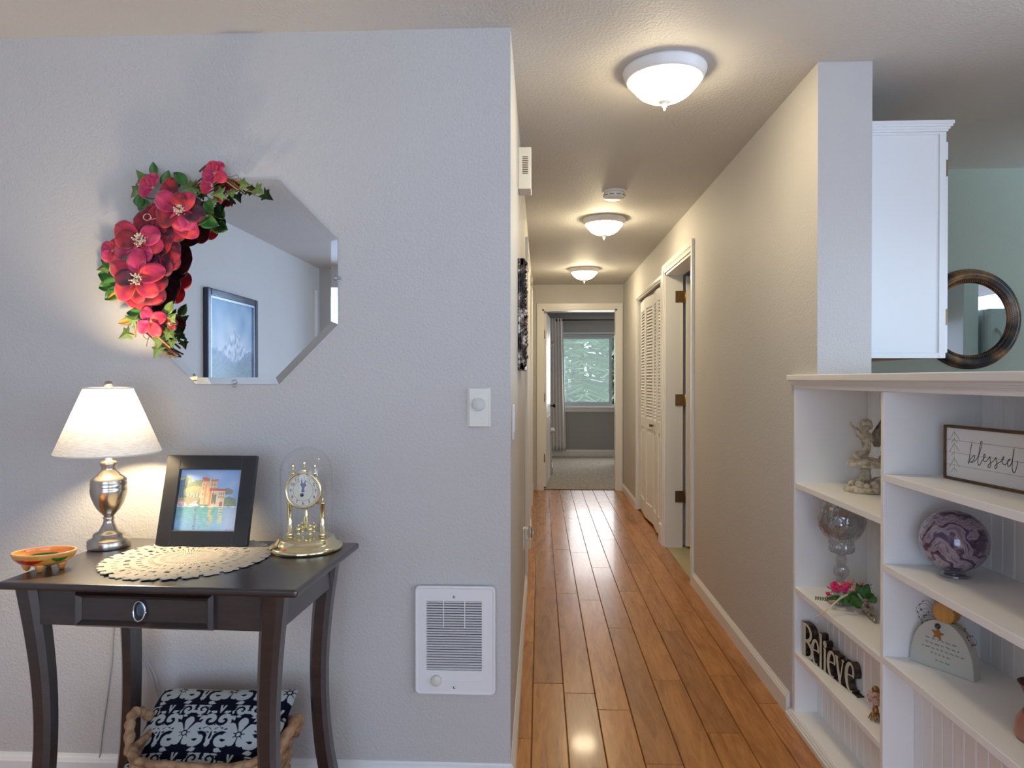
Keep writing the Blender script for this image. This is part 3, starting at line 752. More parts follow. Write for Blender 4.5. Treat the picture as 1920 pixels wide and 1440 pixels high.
mb = MB(); mb.tube([(0.01 + .03 * math.cos(a), -0.006, -0.01 + .03 * math.sin(a)) for a in [2 * PI * k / 20 for k in range(20)]], .0012, 6, closed=True)
for z in (-.045, -.02, .02, .05, .07, .09): mb.tube([(gx0, -.006, z), (gx1, -.006, z)], 0.0012, 6)
mb.build('heating_coil', mat('dull_metal', (0.10, 0.11, 0.12), 0.5, 0.7), t)
n = 27; dz = (gz1 - gz0) / n; base = None
for i in range(n):
    if base is None:
        mb = MB(); mb.obox((((gx0 + gx1) / 2), -T + 0.004, gz0 + dz / 2), ((gx1 - gx0) / 2, 0, 0), (0, 0.0026, 0.0010), (0, -0.0005, 0.0013)); base = mb.build('louvre_slat', M['white'], t)
    else:
        o = base.copy(); COL.objects.link(o); o.location = (0, 0, dz * i)
for x in ((833 - 855) * s, (873 - 855) * s): MB().box(x - .0015, x + .0015, -T - .0005, -T + 0.004, gz1 - .065 * 1.3, gz1).build('grille_bar', M['white'], t)
MB().lathe([(0.0175, 0), (0.0165, 0.009), (0.0145, 0.011), (0, 0.011)], ((820 - 855) * s, -T, (1196 - 1271) * s), 28, axis='Y').build('control_knob', M['ivory'], t)
mb = MB(); mb.box(gx0 - .003, gx1 + .003, -T - .0015, -T, gz0 - .034, gz0 - .031); mb.build('moulded_line', M['white'], t)
for z in ((1196 - 1114) * s, (1196 - 1284) * s):
    MB().lathe([(0.0042, 0), (0.0038, 0.0016), (0, 0.002)], (-.003, -T, z), 12, axis='Y').build('screw', M['steel'], t)

# ------------------------------------------------------------------ octagonal mirror and picture it reflects
mc = PY(445, 529, YW); RA = (PY(445, 529 - 191, YW) - PY(445, 529 + 191, YW)).z / 2
t = thing('octagonal_mirror', 'large octagonal frameless mirror hanging on the living room wall', 'mirror', (mc.x, YW, mc.z))
def octo(r, y): return [Vector((r / math.cos(PI / 8) * math.cos(PI / 8 + k * PI / 4), y, r / math.cos(PI / 8) * math.sin(PI / 8 + k * PI / 4))) for k in range(8)]
a, b = octo(RA, -0.0), octo(RA, -0.0030); ci = octo(RA - 0.021, -0.0048)
mb = MB(); mb.add(octo(RA - 0.021, -0.0048), [tuple(range(8))]); mb.build('mirror_glass', M['mirror'], t)
mb = MB(); mb.add(b + ci, [(i, (i + 1) % 8, 8 + (i + 1) % 8, 8 + i) for i in range(8)]); mb.build('bevelled_edge', M['mirror'], t)
mb = MB(); mb.add(a + b, [(i, (i + 1) % 8, 8 + (i + 1) % 8, 8 + i) for i in range(8)]); mb.build('glass_edge', mat('mirror_side', (.12, .16, .18), .3), t)
for (px, py) in ((634, 522), (441, 720), (258, 522)):
    p = PY(px, py, YW) - Vector((mc.x, YW, mc.z)); mb = MB()
    sg = Vector((1, 0, 0)) if abs(p.x) > abs(p.z) else Vector((0, 0, 1)); sg = sg * (1 if p.dot(sg) > 0 else -1)
    mb.ball(p + Vector((0, -0.008, 0)) - sg * 0.006, 0.0085, 10, sq=(1, .7, 1)); mb.ball(p + Vector((0, -0.006, 0)) + sg * 0.006, 0.0065, 10)
    mb.build('crystal_clip', M['glass'] if 0 else M['crystal'], t)
def nz(x, y, s=1.0, z=0.0): return noise.noise(Vector((x * s, y * s, z)))
def mixc(a, b, t): t = max(0, min(1, t)); return tuple(x + (y - x) * t for x, y in zip(a, b))
def mountain(u, v):
    n = nz(u, v, 6); n2 = nz(u, v, 22); n3 = nz(u, v, 50)
    c = mixc((196, 206, 214), (92, 140, 184), (v - 0.55) * 2.0 + n * 0.5)
    ridge = 0.60 + 0.20 * max(0, 1 - abs(u - 0.55) / 0.30) ** 1.3 + n * 0.03
    if v < ridge: c = mixc((214, 222, 232), (118, 132, 160), 0.35 + n2 * 1.4)
    if v < 0.60 - 0.10 * math.exp(-((u - .55) / .22) ** 2) + n2 * 0.03: c = mixc((100, 116, 140), (130, 150, 170), 0.5 + n2)
    if v < 0.47 + 0.10 * abs(u - 0.5) + n2 * 0.06: c = mixc((92, 112, 122), (128, 148, 150), 0.5 + n3 * 1.2)
    if v < 0.28 + n * 0.1: c = mixc((120, 138, 140), (185, 190, 196), 0.4 + n3 * 1.6)
    return lin(mixc(c, (178, 192, 206), .28))
pw0, pw1, pz0, pz1 = -0.91, -0.10, 0.95, 1.935
t = thing('framed_mountain_picture', 'dark framed mountain picture seen reflected in the octagonal mirror', 'picture', (LX, (pw0 + pw1) / 2, pz0))
mb = MB(); F = 0.05; dk = mat('blue_black_frame', (0.03, 0.035, 0.07), 0.25, coat=0.5)
for (y0, y1, z0, z1) in ((pw0, pw0 + F, pz0, pz1), (pw1 - F, pw1, pz0, pz1), (pw0 + F, pw1 - F, pz0, pz0 + F), (pw0 + F, pw1 - F, pz1 - F, pz1)): mb.box(LX, LX + 0.035, y0, y1, z0, z1)
mb.build('frame', dk, t, world=True, bevel=0.008)
mb = MB(); sv = mat('silver_liner', (0.55, 0.6, 0.68), 0.25, 0.8)
F2 = F + 0.014
for (y0, y1, z0, z1) in ((pw0 + F, pw0 + F2, pz0 + F, pz1 - F), (pw1 - F2, pw1 - F, pz0 + F, pz1 - F), (pw0 + F2, pw1 - F2, pz0 + F, pz0 + F2), (pw0 + F2, pw1 - F2, pz1 - F2, pz1 - F)): mb.box(LX, LX + 0.028, y0, y1, z0, z1)
mb.build('liner', sv, t, world=True)
mb = MB(); mb.sheet(lambda u, v: Vector((LX + 0.014, pw1 - F - (pw1 - pw0 - 2 * F) * u, pz0 + F + (pz1 - pz0 - 2 * F) * v)), 70, 90, smooth=False, col=mountain)
mb.build('mountain_print', M['paint'], t, world=True)
# corner trim in the reflection
struct(MB().box(LX, LX + 0.02, -2.38, -2.30, 0, 2.2).build('trim_14', M['trim']))

# ------------------------------------------------------------------ side table
TZ, TR, TC = 0.826, -2.6, Vector((-0.935, 1.823, 0))
tb = thing('side_table', 'espresso wooden side table with curved legs and one small drawer', 'table', TC, R(TR))
HW, HD = 0.378, 0.2375
mb = MB(); mb.box(-HW, HW, -HD, HD, TZ - 0.019, TZ); mb.build('tabletop', M['darkwood'], tb, bevel=0.007, seg=3)
def leg(sx, sy):
    def fn(k, j):
        tt = k; z = (TZ - 0.02) * (1 - tt)
        off = 0.026 * math.sin(PI * min(1, tt * 1.15)) - 0.035 * max(0, tt - 0.72) ** 1.0
        w = 0.0295 - 0.006 * math.sin(PI * tt * 0.9) + 0.004 * max(0, tt - 0.85) * 6
        return z, off, w
    mb = MB(); vs = []; n = 22
    ring = [(-1, -.55), (-.55, -1), (.55, -1), (1, -.55), (1, .55), (.55, 1), (-.55, 1), (-1, .55)]
    for i in range(n + 1):
        z, off, w = fn(i / n, 0); cx = sx * ((0.331 if sx < 0 else 0.304) - off); cy = sy * (0.185 - off * 0.6)
        vs += [(cx + w * a, cy + w * b, z) for a, b in ring]
    fs = [(i * 8 + k, i * 8 + (k + 1) % 8, (i + 1) * 8 + (k + 1) % 8, (i + 1) * 8 + k) for i in range(n) for k in range(8)]
    fs += [tuple(range(8)), tuple(n * 8 + k for k in reversed(range(8)))]
    mb.add(vs, fs, 0, False); return mb.build('leg', M['darkwood'], tb, bevel=0)
for sx in (-1, 1):
    for sy in (-1, 1): leg(sx, sy)
AZ0, AZ1 = 0.712, TZ - 0.018
ap = MB(); ap.box(-0.31, 0.28, -0.197, -0.178, AZ0, AZ1); ap.build('apron', M['darkwood'], tb)
MB().box(-0.31, 0.28, 0.178, 0.197, AZ0, AZ1).build('apron', M['darkwood'], tb)
for sx in (-1, 1): xc_ = 0.307 if sx > 0 else -0.334; MB().box(xc_ - 0.009, xc_ + 0.009, -0.165, 0.165, AZ0, AZ1).build('apron', M['darkwood'], tb)
dx0, dx1, dz0, dz1 = -0.195, 0.158, 0.714, 0.802
mb = MB(); mb.box(dx0, dx1, -0.207, -0.19, dz0, dz1); dr = mb.build('drawer', M['darkwood'], tb, bevel=0.002)
mb = MB(); fw = 0.017
def mitre(x0, x1, z0, z1):
    o_ = [(x0, z0), (x1, z0), (x1, z1), (x0, z1)]; i_ = [(x0 + fw, z0 + fw), (x1 - fw, z0 + fw), (x1 - fw, z1 - fw), (x0 + fw, z1 - fw)]
    m_ = [(x0 + fw * .45, z0 + fw * .45), (x1 - fw * .45, z0 + fw * .45), (x1 - fw * .45, z1 - fw * .45), (x0 + fw * .45, z1 - fw * .45)]
    vs = [(x, -0.207, z) for x, z in o_] + [(x, -0.218, z) for x, z in m_] + [(x, -0.2075, z) for x, z in i_]
    fs = [(i, (i + 1) % 4, 4 + (i + 1) % 4, 4 + i) for i in range(4)] + [(4 + i, 4 + (i + 1) % 4, 8 + (i + 1) % 4, 8 + i) for i in range(4)]
    mb.add(vs, fs)
mitre(dx0, dx1, dz0, dz1); mb.build('drawer_moulding', M['darkwood'], dr)
hx, hz = -0.026, 0.757
MB().lathe([(0.014, 0), (0.0135, 0.003), (0.010, 0.004), (0, 0.004)], (hx, -0.207, hz + .002), 24, sx=0.85, sy=1.45, axis='Y').build('oval_backplate', mat('blued_steel', (0.10, 0.16, 0.22), .3, .9), dr)
mb = MB()
mb.tube([(hx + 0.0148 * math.cos(a), -0.213 - 0.004 * max(0, -math.sin(a)), hz + .001 + 0.0235 * math.sin(a)) for a in [2 * PI * k / 28 for k in range(28)]], 0.0021, 8, closed=True)
for sg in (-1, 1): mb.ball((hx + sg * 0.016, -0.213, hz - .002), 0.0036, 8)
mb.build('drawer_pull', mat('pewter', (0.62, 0.62, 0.66), .25, 1.0), dr)

def on_table(px, py, z=TZ): return PZ(px, py, z)

# lamp
lp = Vector((-1.268, 1.955, TZ))
t = thing('table_lamp', 'lit brushed nickel urn lamp with pale linen shade on the side table', 'lamp', lp)
k = 0.000446
MB().lathe([(r * k, z) for r, z in ((0, 0), (126, 0), (128, .003), (128, .022), (122, .026), (95, .030), (93, .040), (86, .044), (60, .048), (52, .056), (36, .070), (30, .080), (33, .083), (34, .089), (28, .092))], n=40).build('base', M['nickel'], t)
MB().lathe([(r * k, z) for r, z in ((26, .090), (40, .098), (66, .112), (88, .130), (103, .150), (109, .166), (110, .172), (106, .175), (108, .179), (108, .190), (105, .192), (107, .196), (106, .200), (90, .207), (66, .214), (62, .219), (44, .226), (42, .234), (50, .243), (52, .249), (44, .254), (22, .257), (22, .285), (0, .285))], n=40).build('urn', M['nickel'], t)
mb = MB(); mb.lathe([(0.141, 0.278), (0.064, 0.4685)], n=64, cap=False); sh = mb.build('lamp_shade', M['shade'], t)
mb = MB()
stm = mat('shade_trim', (.70, .66, .60), .8)
for (r, z) in ((0.141, 0.278), (0.064, 0.4685)): MB().tube([(r * math.cos(a), r * math.sin(a), z) for a in [2 * PI * q / 48 for q in range(48)]], 0.0022, 6, closed=True).build('shade_trim', stm, t)
mb = MB(); a = R(205); mb.add([(0.142 * math.cos(a - .03), 0.142 * math.sin(a - .03), .279), (0.142 * math.cos(a + .03), 0.142 * math.sin(a + .03), .279), (0.065 * math.cos(a + .05), 0.065 * math.sin(a + .05), .4675), (0.065 * math.cos(a - .05), 0.065 * math.sin(a - .05), .4675)], [(0, 1, 2, 3)])
mb.build('seam', sh.data.materials[0], t)
mb = MB()
for q in range(3):
    a = 2 * PI * q / 3 + .4; mb.tube([(0, 0, .455), (.063 * math.cos(a), .063 * math.sin(a), .466)], .0015, 6)
for sg in (-1, 1): mb.tube(smooth_path([(0, 0, .285), (sg * .03, 0, .31), (sg * .042, 0, .37), (sg * .034, 0, .43), (0, 0, .455)], 5), .0018, 6)
mb.build('harp', M['nickel'], t)
MB().lathe([(0.004, .455), (0.005, .468), (0.009, .471), (0.012, .478), (0.009, .487), (0, .490)], n=20).build('finial', M['nickel'], t)
MB().ball((0, 0, .398), 0.028, 14, sq=(1, 1, 1.25)).build('light_bulb', mat('bulb', (1, .9, .7), .3, emis=(1.0, .80, .52), es=640.0), t)

# framed villa picture
fr = MB()
bl, br_, tl_, trr = PZ(291, 1027, TZ + .006), PZ(466, 1029, TZ + .006), None, None
bl = Vector((-1.128, 1.955, TZ + .007)); br_ = Vector((-0.853, 1.950, TZ + .007))
ex = (br_ - bl).normalized(); Wf = (br_ - bl).length; lean = R(15.5)
nb = Vector((-ex.y, ex.x, 0)) * -1
if nb.y > 0: nb = -nb                                    # towards the viewer
eu = Vector((0, 0, 1)) * math.cos(lean) - nb * math.sin(lean); en = ex.cross(eu)
if en.dot(nb) < 0: en = -en
Hf = 0.266; bw = 0.043
t = thing('villa_picture', 'black framed lakeside villa painting leaning back on the doily', 'picture', (bl + br_) / 2)
def fb(mb, x0, x1, y0, y1, d0, d1): mb.obox(bl + ex * ((x0 + x1) / 2) + eu * ((y0 + y1) / 2) + en * ((d0 + d1) / 2), ex * ((x1 - x0) / 2), eu * ((y1 - y0) / 2), en * ((d1 - d0) / 2))
mb = MB(); 
for a in ((0, bw), (Wf - bw, Wf)): fb(mb, a[0], a[1], 0, Hf, -0.014, 0.004)
fb(mb, bw, Wf - bw, 0, bw, -0.014, 0.004); fb(mb, bw, Wf - bw, Hf - bw, Hf, -0.014, 0.004)
mb.build('frame', mat('black_satin_frame', (0.020, 0.019, 0.020), 0.32, coat=.2), t, world=True, bevel=0.0015)
mb = MB(); fb(mb, bw - .004, Wf - bw + .004, bw - .004, Hf - bw + .004, -0.013, -0.0085); mb.build('backing', M['dark'], t, world=True)
mb = MB(); p0 = bl + ex * (Wf / 2) + eu * 0.15 - en * 0.014; p1 = Vector((p0.x + .0, p0.y, TZ + .006)) - nb * 0.062
p1 = Vector(((p0 + -nb * 0.0).x - nb.x * .06, p0.y - nb.y * .045, TZ + .006))
d_ = (p1 - p0); mb.obox((p0 + p1) / 2, ex * 0.028, d_ / 2, d_.cross(ex).normalized() * 0.002); mb.build('easel_back', M['dark'], t, world=True)
def villa(u, v):
    n = nz(u, v, 5); n2 = nz(u, v, 16, 3); n3 = nz(u, v, 45, 5)
    c = mixc((178, 200, 232), (116, 156, 216), v * 0.9 - 0.2 + u * 0.35 + n * 0.5)
    def inside(x0, x1, y0, y1): return x0 <= u <= x1 and y0 <= v <= y1
    # far hill and trees at the left
    hill = 0.95 - 2.1 * max(0, u - 0.12) ** 1.3 * 1.3 + n2 * 0.05
    if u < 0.42 and v < min(hill, 0.90) and v > 0.4: c = mixc((186, 198, 170), (138, 152, 112), 0.5 + n2 * 1.3)
    if u < 0.09 and v < 0.86 + n2 * .06: c = mixc((60, 84, 108), (92, 120, 130), 0.5 + n3)
    if abs(u - 0.115 - n2 * .01) < 0.028 * (1.0 - max(0, v - .55) * 2.0) and v < 0.86: c = mixc((72, 84, 66), (104, 112, 84), .5 + n3)
    if ((u - .30) / .20) ** 2 + ((v - .73) / .095) ** 2 < 1 + n2 * .5: c = mixc((108, 124, 78), (146, 150, 104), .5 + n3)
    if ((u - .27) / .20) ** 2 + ((v - .63) / .10) ** 2 < 1 + n2 * .4: c = mixc((196, 168, 108), (140, 146, 92), .3 + (0.68 - v) * 6 + n3)
    if inside(.15, .40, .50, .60): c = mixc((96, 104, 78), (202, 200, 178), 0.5 + 0.5 * math.sin(u * 130) + n3)
    if inside(0.0, .42, .44, .545 + n2 * .03): c = mixc((150, 150, 96), (168, 128, 92), .5 + n2 * 1.5)
    if v < .46 + .03 * math.sin(u * 26) + n2 * .02 and u < .45 and v > .40: c = mixc((206, 96, 84), (238, 236, 234), .55 + n3 * 1.2) if n2 > -.1 else (240, 238, 236)
    if ((u - .43) / .11) ** 2 + ((v - .46) / .07) ** 2 < 1: c = mixc((84, 94, 66), (120, 124, 84), .5 + n3)
    # tree behind at the right
    if ((u - .80) / .085) ** 2 + ((v - .645) / .055) ** 2 < 1 + n2 * .6 and v > .595: c = mixc((98, 106, 84), (126, 130, 100), .5 + n3)
    if ((u - .83) / .13) ** 2 + ((v - .44) / .12) ** 2 < 1 + n2 * .4 and v > .4: c = mixc((82, 104, 76), (126, 140, 104), .5 + n3)
    # tower
    if inside(.37, .615, .62, .82) : c = mixc((226, 178, 122), (206, 170, 124), .5 + n2)
    if inside(.365, .62, .815, .86 + .02 * math.sin(u * 20)): c = (200, 92, 62)
    if inside(.485, .50, .62, .86): c = (232, 210, 170)
    if inside(.36, .505, .43, .78): c = mixc((232, 168, 98), (228, 190, 138), .5 + n2 * 2)
    if inside(.42, .445, .44, .76): c = (226, 128, 58)
    for wx in (.395, .53, .57): 
        for wz in (.70, .755, .60, .52):
            if inside(wx - .008, wx + .008, wz - .018, wz + .012) and (wx < .5 or wz > .65): c = (136, 104, 98)
    # wing
    if inside(.505, .755, .405, .66): c = mixc((236, 200, 150), (222, 186, 150), .5 + n2)
    if inside(.505, .535, .405, .66): c = (222, 116, 60)
    if inside(.50, .765, .655, .70 - (u - .5) * .06): c = (190, 62, 50)
    if ((u - .565) / .022) ** 2 + ((v - .53) / .10) ** 2 < 1 or ((u - .605) / .020) ** 2 + ((v - .52) / .09) ** 2 < 1: c = (92, 102, 74)
    for wx in (.66, .695, .73):
        for wz in (.61, .555):
            if inside(wx - .008, wx + .008, wz - .02, wz + .015): c = (128, 108, 106)
    if ((u - .705) / .028) ** 2 + ((v - .435) / .045) ** 2 < 1 and v > .4: c = (150, 70, 66)
    # water
    if v < .405:
        w = n2 * 1.2 + 0.4 * math.sin(v * 160 + n * 6)
        c = mixc((70, 142, 128), (120, 172, 214), (0.38 - v) * 2.2 + w * .35 + abs(u - .45) * .8)
        if .52 < u < .59 and w + n3 > -.25 and v > .10: c = mixc((232, 166, 74), (110, 160, 130), .3 + n3)
        if .68 < u < .745 and w > -.2 and v > .12: c = mixc((222, 190, 120), (150, 176, 168), .35 + n3)
        if .30 < u + n2 * .02 < .34 and w > 0: c = (90, 96, 130)
        if u > .74: c = mixc(c, (176, 186, 224), .35 + (u - .74) * 2.2)
        if v > .385: c = mixc(c, (244, 246, 248), .45 + n2)
        if .83 < u < .97 and .012 < v < .03 and n3 > 0: c = (60, 70, 130)
    return lin(mixc(c, (226, 230, 236), .30))
mb = MB(); o0 = bl + ex * bw + eu * bw - en * 0.0083
mb.sheet(lambda u, v: o0 + ex * ((Wf - 2 * bw) * u) + eu * ((Hf - 2 * bw) * v), 120, 120, smooth=False, col=villa)
mb.build('villa_painting', M['paint'], t, world=True)

# doily: crocheted rounds with holes and a scalloped rim
dc = Vector((-0.969, 1.842, TZ)); t_do = None
mb = MB(); RD = 0.215; NR = 15; NA = 216
def dr_(i, k):
    r = RD * i / NR; a = 2 * PI * k / NA + 0.01 * (i % 3)
    if i == NR: r += 0.006 * abs(math.sin(a * 27)) - 0.002
    h = 0.0016 + 0.0010 * math.sin(a * 5 + i) + (0.0022 if i % 2 else 0.0012)
    if 4.05 < a < 4.25 and i > 11: h += 0.005 * (1 - abs(a - 4.15) / .1)
    return Vector((r * math.cos(a), r * math.sin(a), h))
vs = [dr_(i, k) for i in range(1, NR + 1) for k in range(NA)]; fs = []
for i in range(NR - 1):
    per = (4, 5, 6, 4, 8, 5, 3, 6, 4, 8, 4, 5, 6, 8)[i % 14]
    for k in range(NA):
        hole = (i % 2 == 1) and (k + i * 2) % per < (1 if per < 6 else 2) and i > 0
        if i in (5, 9) and k % 9 in (3,): hole = True
        if not hole: fs.append((i * NA + k, i * NA + (k + 1) % NA, (i + 1) * NA + (k + 1) % NA, (i + 1) * NA + k))
fs.append(tuple(range(NA)))
mb.add(vs, fs, 0, False)
crochet = mat('crochet_cotton', (0.62, 0.56, 0.46), 0.9, spec=0.1)
bump(crochet, noisetex(crochet, coords(crochet, 'Object'), 320, 2), 0.9, 0.003)
do = mb.build('doily', crochet); do.location = dc; md = do.modifiers.new('t', 'SOLIDIFY'); md.thickness = 0.0022; md.offset = 0
tag(do, 'round cream crocheted lace doily on the side table', 'doily')

# anniversary clock
cc = Vector((-0.680, 1.957, TZ)); S = 2.0 / 1280 / 6.54         # metres per crop pixel
t = thing('anniversary_clock', 'pale brass anniversary clock under a glass dome', 'clock', cc)
MB().lathe([(0, 0), (.100, 0), (.103, .004), (.103, .010), (.098, .016), (.088, .019), (.084, .025), (.080, .031), (.079, .036), (.070, .0385), (0, .039)], n=56).build('base', M['gold'], t)
dome = [(.0735, .037)] + [(.0735, .037 + .01 * q) for q in range(1, 19)] + [(.0735 * math.cos(a), .227 + .0735 * 0.95 * math.sin(a)) for a in [PI / 2 * q / 12 for q in range(0, 13)]]
MB().lathe(dome, n=48, cap=False).build('glass_dome', M['glass'], t)
for sg in (-1, 1):
    x = sg * 0.048
    MB().lathe([(.011, .038), (.011, .046), (.0075, .049), (.0075, .130), (.010, .133), (.010, .137), (.004, .140), (.003, .144), (.0045, .148), (0, .152)], (x, .0, 0), 16).build('column', M['gold'], t)
MB().obox((0, .004, .135), (.052, 0, 0), (0, .010, 0), (0, 0, .003)).build('bridge', M['gold'], t)
dz_ = 0.174
dial = MB(); dial.lathe([(.0, -.004), (.0535, -.004), (.0545, 0), (.0540, .006), (.0515, .009), (.0475, .0085), (.0465, .006)], (0, -.020, dz_), 56, axis='Y', cap=False)
dl = dial.build('bezel', M['gold'], t)
MB().lathe([(0.0, .0), (.047, .0)], (0, -.0262, dz_), 48, axis='Y', cap=False).build('dial_face', mat('cream_dial', (.72, .68, .56), .35), dl)
def text_mb(s_, size, loc, mbx, ax=Vector((1, 0, 0)), ay=Vector((0, 0, 1))):
    cu = bpy.data.curves.new('t', 'FONT'); cu.body = s_; cu.size = size; cu.align_x = 'CENTER'; cu.align_y = 'CENTER'; cu.resolution_u = 3
    o = bpy.data.objects.new('t', cu); COL.objects.link(o)
    dg = bpy.context.evaluated_depsgraph_get(); me = o.evaluated_get(dg).to_mesh()
    vs = [Vector(loc) + ax * v.co.x + ay * v.co.y for v in me.vertices]; fs = [tuple(p.vertices) for p in me.polygons]
    mbx.add(vs, fs); o.evaluated_get(dg).to_mesh_clear(); bpy.data.objects.remove(o); bpy.data.curves.remove(cu)
mb = MB()
for h in range(1, 13):
    a = PI / 2 - 2 * PI * h / 12; text_mb(str(h), .0125, (.036 * math.cos(a), -.0269, dz_ + .036 * math.sin(a)), mb)
mb.build('numerals', M['black'], dl)
mb = MB()
for r in (.0435, .0290): mb.tube([(r * math.cos(a), -.0266, dz_ + r * math.sin(a)) for a in [2 * PI * q / 48 for q in range(48)]], .0003, 4, closed=True)
mb.build('minute_track', M['twig'], dl)
hd = mat('blued_hands', (.012, .02, .05), .3, .3)
for ang, L, w in ((R(97), .036, .0024), (R(76), .034, .0028)):
    mb = MB(); d2 = Vector((math.cos(ang), 0, math.sin(ang))); s2 = Vector((-d2.z, 0, d2.x)); o2 = Vector((0, -.029, dz_))
    mb.prism([(-w, 0), (w, 0), (w * 1.0, L * .35), (w * 2.4, L * .5), (w, L * .62), (0, L), (-w, L * .62), (-w * 2.4, L * .5), (-w, L * .35)], o2, s2, d2, (0, .0008, 0)); mb.build('clock_hand', hd, dl)
mb = MB(); mb.lathe([(.005, 0), (.004, .003), (0, .004)], (0, -.028, dz_), 14, axis='Y'); mb.lathe([(.0055, 0), (.0055, .001), (0, .0015)], (-.003, -.028, dz_ - .012), 14, axis='Y'); mb.build('hand_boss', hd, dl)
for (x, z0) in ((-.033, dz_ + .052), (0, dz_ + .060), (.031, dz_ + .052)):
    mb = MB(); mb.lathe([(.010, -.006), (.008, .0), (.004, .004), (.0025, .008), (.002, .011), (.006, .018), (.002, .025), (0, .027)], (x, -.016, z0), 4 if 0 else 12)
    if x: mb.tube(smooth_path([(x * 1.25, -.016, z0 - .010), (x * 1.1, -.016, z0 - .004), (x * .6, -.016, z0 - .006), (x * .2, -.016, z0 + .002)], 5), .0022, 6)
    mb.build('crest_finial', M['gold'], t)
mb = MB(); mb.tube([(0, 0, .140), (0, 0, .06)], .0008, 6); mb.lathe([(.006, .128), (.0035, .120), (.006, .105), (.008, .085), (.005, .075), (.008, .062), (.004, .058)], (0, 0, 0), 16)
for q in range(4):
    a = PI / 4 + q * PI / 2; mb.tube([(0, 0, .062), (.024 * math.cos(a), .024 * math.sin(a), .062)], .0016, 6)
pd = mb.build('torsion_pendulum', M['gold'], t)
for q in range(4):
    a = PI / 4 + q * PI / 2; x, y = .024 * math.cos(a), .024 * math.sin(a)
    mb = MB(); mb.ball((x, y, .062), .0085, 16); mb.lathe([(.003, .070), (.004, .073), (.0012, .076), (0, .080)], (x, y, 0), 10); mb.lathe([(.0, .044), (.0055, .045), (.0065, .049), (.003, .054)], (x, y, 0), 12)
    mb.build('pendulum_ball', M['gold'], pd)

# painted pottery bowl
bc = on_table(83, 1068); bc = Vector((bc.x, bc.y, TZ))
t = thing('pottery_bowl', 'small oval painted pottery bowl on stub feet at the left table edge', 'bowl', (bc.x, bc.y, TZ), R(16))
def blob(u, v, cu_, cv_, ru, rv, bend=0, taper=0):
    du = (u - cu_ + 0.5) % 1.0 - 0.5; x = du / ru; y = (v - cv_ - bend * x * x) / (rv * (1 - taper * (x + 1) / 2))
    return x * x + y * y < 1
def outer(u, v):
    c = mixc((206, 132, 52), (226, 160, 78), .5 + nz(u * 6, v * 3, 2))
    if blob(u, v, .70, .60, .085, .20, .10, .6): c = (196, 26, 10)
    if blob(u, v, .635, .60, .012, .12): c = (30, 20, 10)
    if blob(u, v, .88, .66, .05, .13, .1, .5) or blob(u, v, .55, .55, .03, .22): c = (44, 104, 34)
    if v > .95: c = (232, 176, 116)
    return lin(c)
def inner(u, v):
    c = mixc((222, 140, 58), (232, 168, 96), .5 + nz(u * 6, v * 3, 2))
    if v < .30: c = (206, 206, 150)
    if v < .55 and .30 < u < .75: c = (214, 208, 150)
    if blob(u, v, .28, .45, .16, .25): c = (36, 120, 24)
    if blob(u, v, .97, .55, .07, .30): c = (28, 104, 40)
    if blob(u, v, .78, .35, .12, .16): c = (220, 60, 16)
    if v > .93: c = (226, 160, 104)
    return lin(c)
ax_, by_ = .074, .052
def prof(v): return math.sin(PI / 2 * v) ** .62, .013 + .036 * (1 - math.cos(PI / 2 * v)) ** .95
mb = MB()
def fo(u, v):
    r, z = prof(v); a = 2 * PI * u; return Vector((ax_ * r * math.cos(a), by_ * r * math.sin(a), z))
def fi(u, v):
    r, z = prof(v); a = 2 * PI * u; e = .93; return Vector((ax_ * e * r * math.cos(a), by_ * e * r * math.sin(a), z + .0035 * (1 - v) + (.0 if v < 1 else 0)))
mb.sheet(fo, 120, 24, col=outer, closed_u=True); mb.sheet(fi, 120, 24, col=inner, closed_u=True)
n = len(mb.v); ro = [n - 120 + q for q in range(120)]; rimo = [120 * 24 + q for q in range(120)]
for q in range(120): mb.f.append([rimo[q], rimo[(q + 1) % 120], ro[(q + 1) % 120], ro[q]]); mb.m.append(0); mb.sm.append(True)
mb.build('bowl_body', M['glaze'], t)
fm = mat('terracotta_glaze', lin((222, 140, 70)) , .3, coat=.5)
for (x, y) in ((.0, -.026), (-.040, .0), (.040, .0), (.0, .026)):
    MB().lathe([(.004, 0), (.007, .003), (.010, .010), (.013, .018), (.010, .022)], (x, y, 0), 14).build('foot', fm, t)

# lamp cord on the wall behind the table
mb = MB()
zt = 0.72
p = [PY(x, y, YW - .006) for (x, y) in ((214, 1165), (211, 1200), (209, 1240), (203, 1290), (196, 1340), (190, 1385), (186, 1430))]
cordm = mat('clear_cord', (.50, .49, .47), .35)
cd = thing('lamp_cord', 'pale electric cord hanging down the wall behind the side table', 'cord', (p[0].x, YW, .4))
mb.tube(smooth_path(p, 5), .0025, 6); mb.build('cord_strand', cordm, cd, world=True)
for off in (0, 1):
    q = ((255, 1190), (262, 1215), (276, 1250), (289, 1285), (302, 1330), (310, 1390)) if not off else ((258, 1200), (270, 1228), (284, 1254), (293, 1275), (301, 1310), (312, 1388))
    mb = MB(); mb.tube(smooth_path([PY(x, y, YW - .006 - off * .02) for (x, y) in q], 5), .0025, 6); mb.build('cord_strand', cordm, cd, world=True)

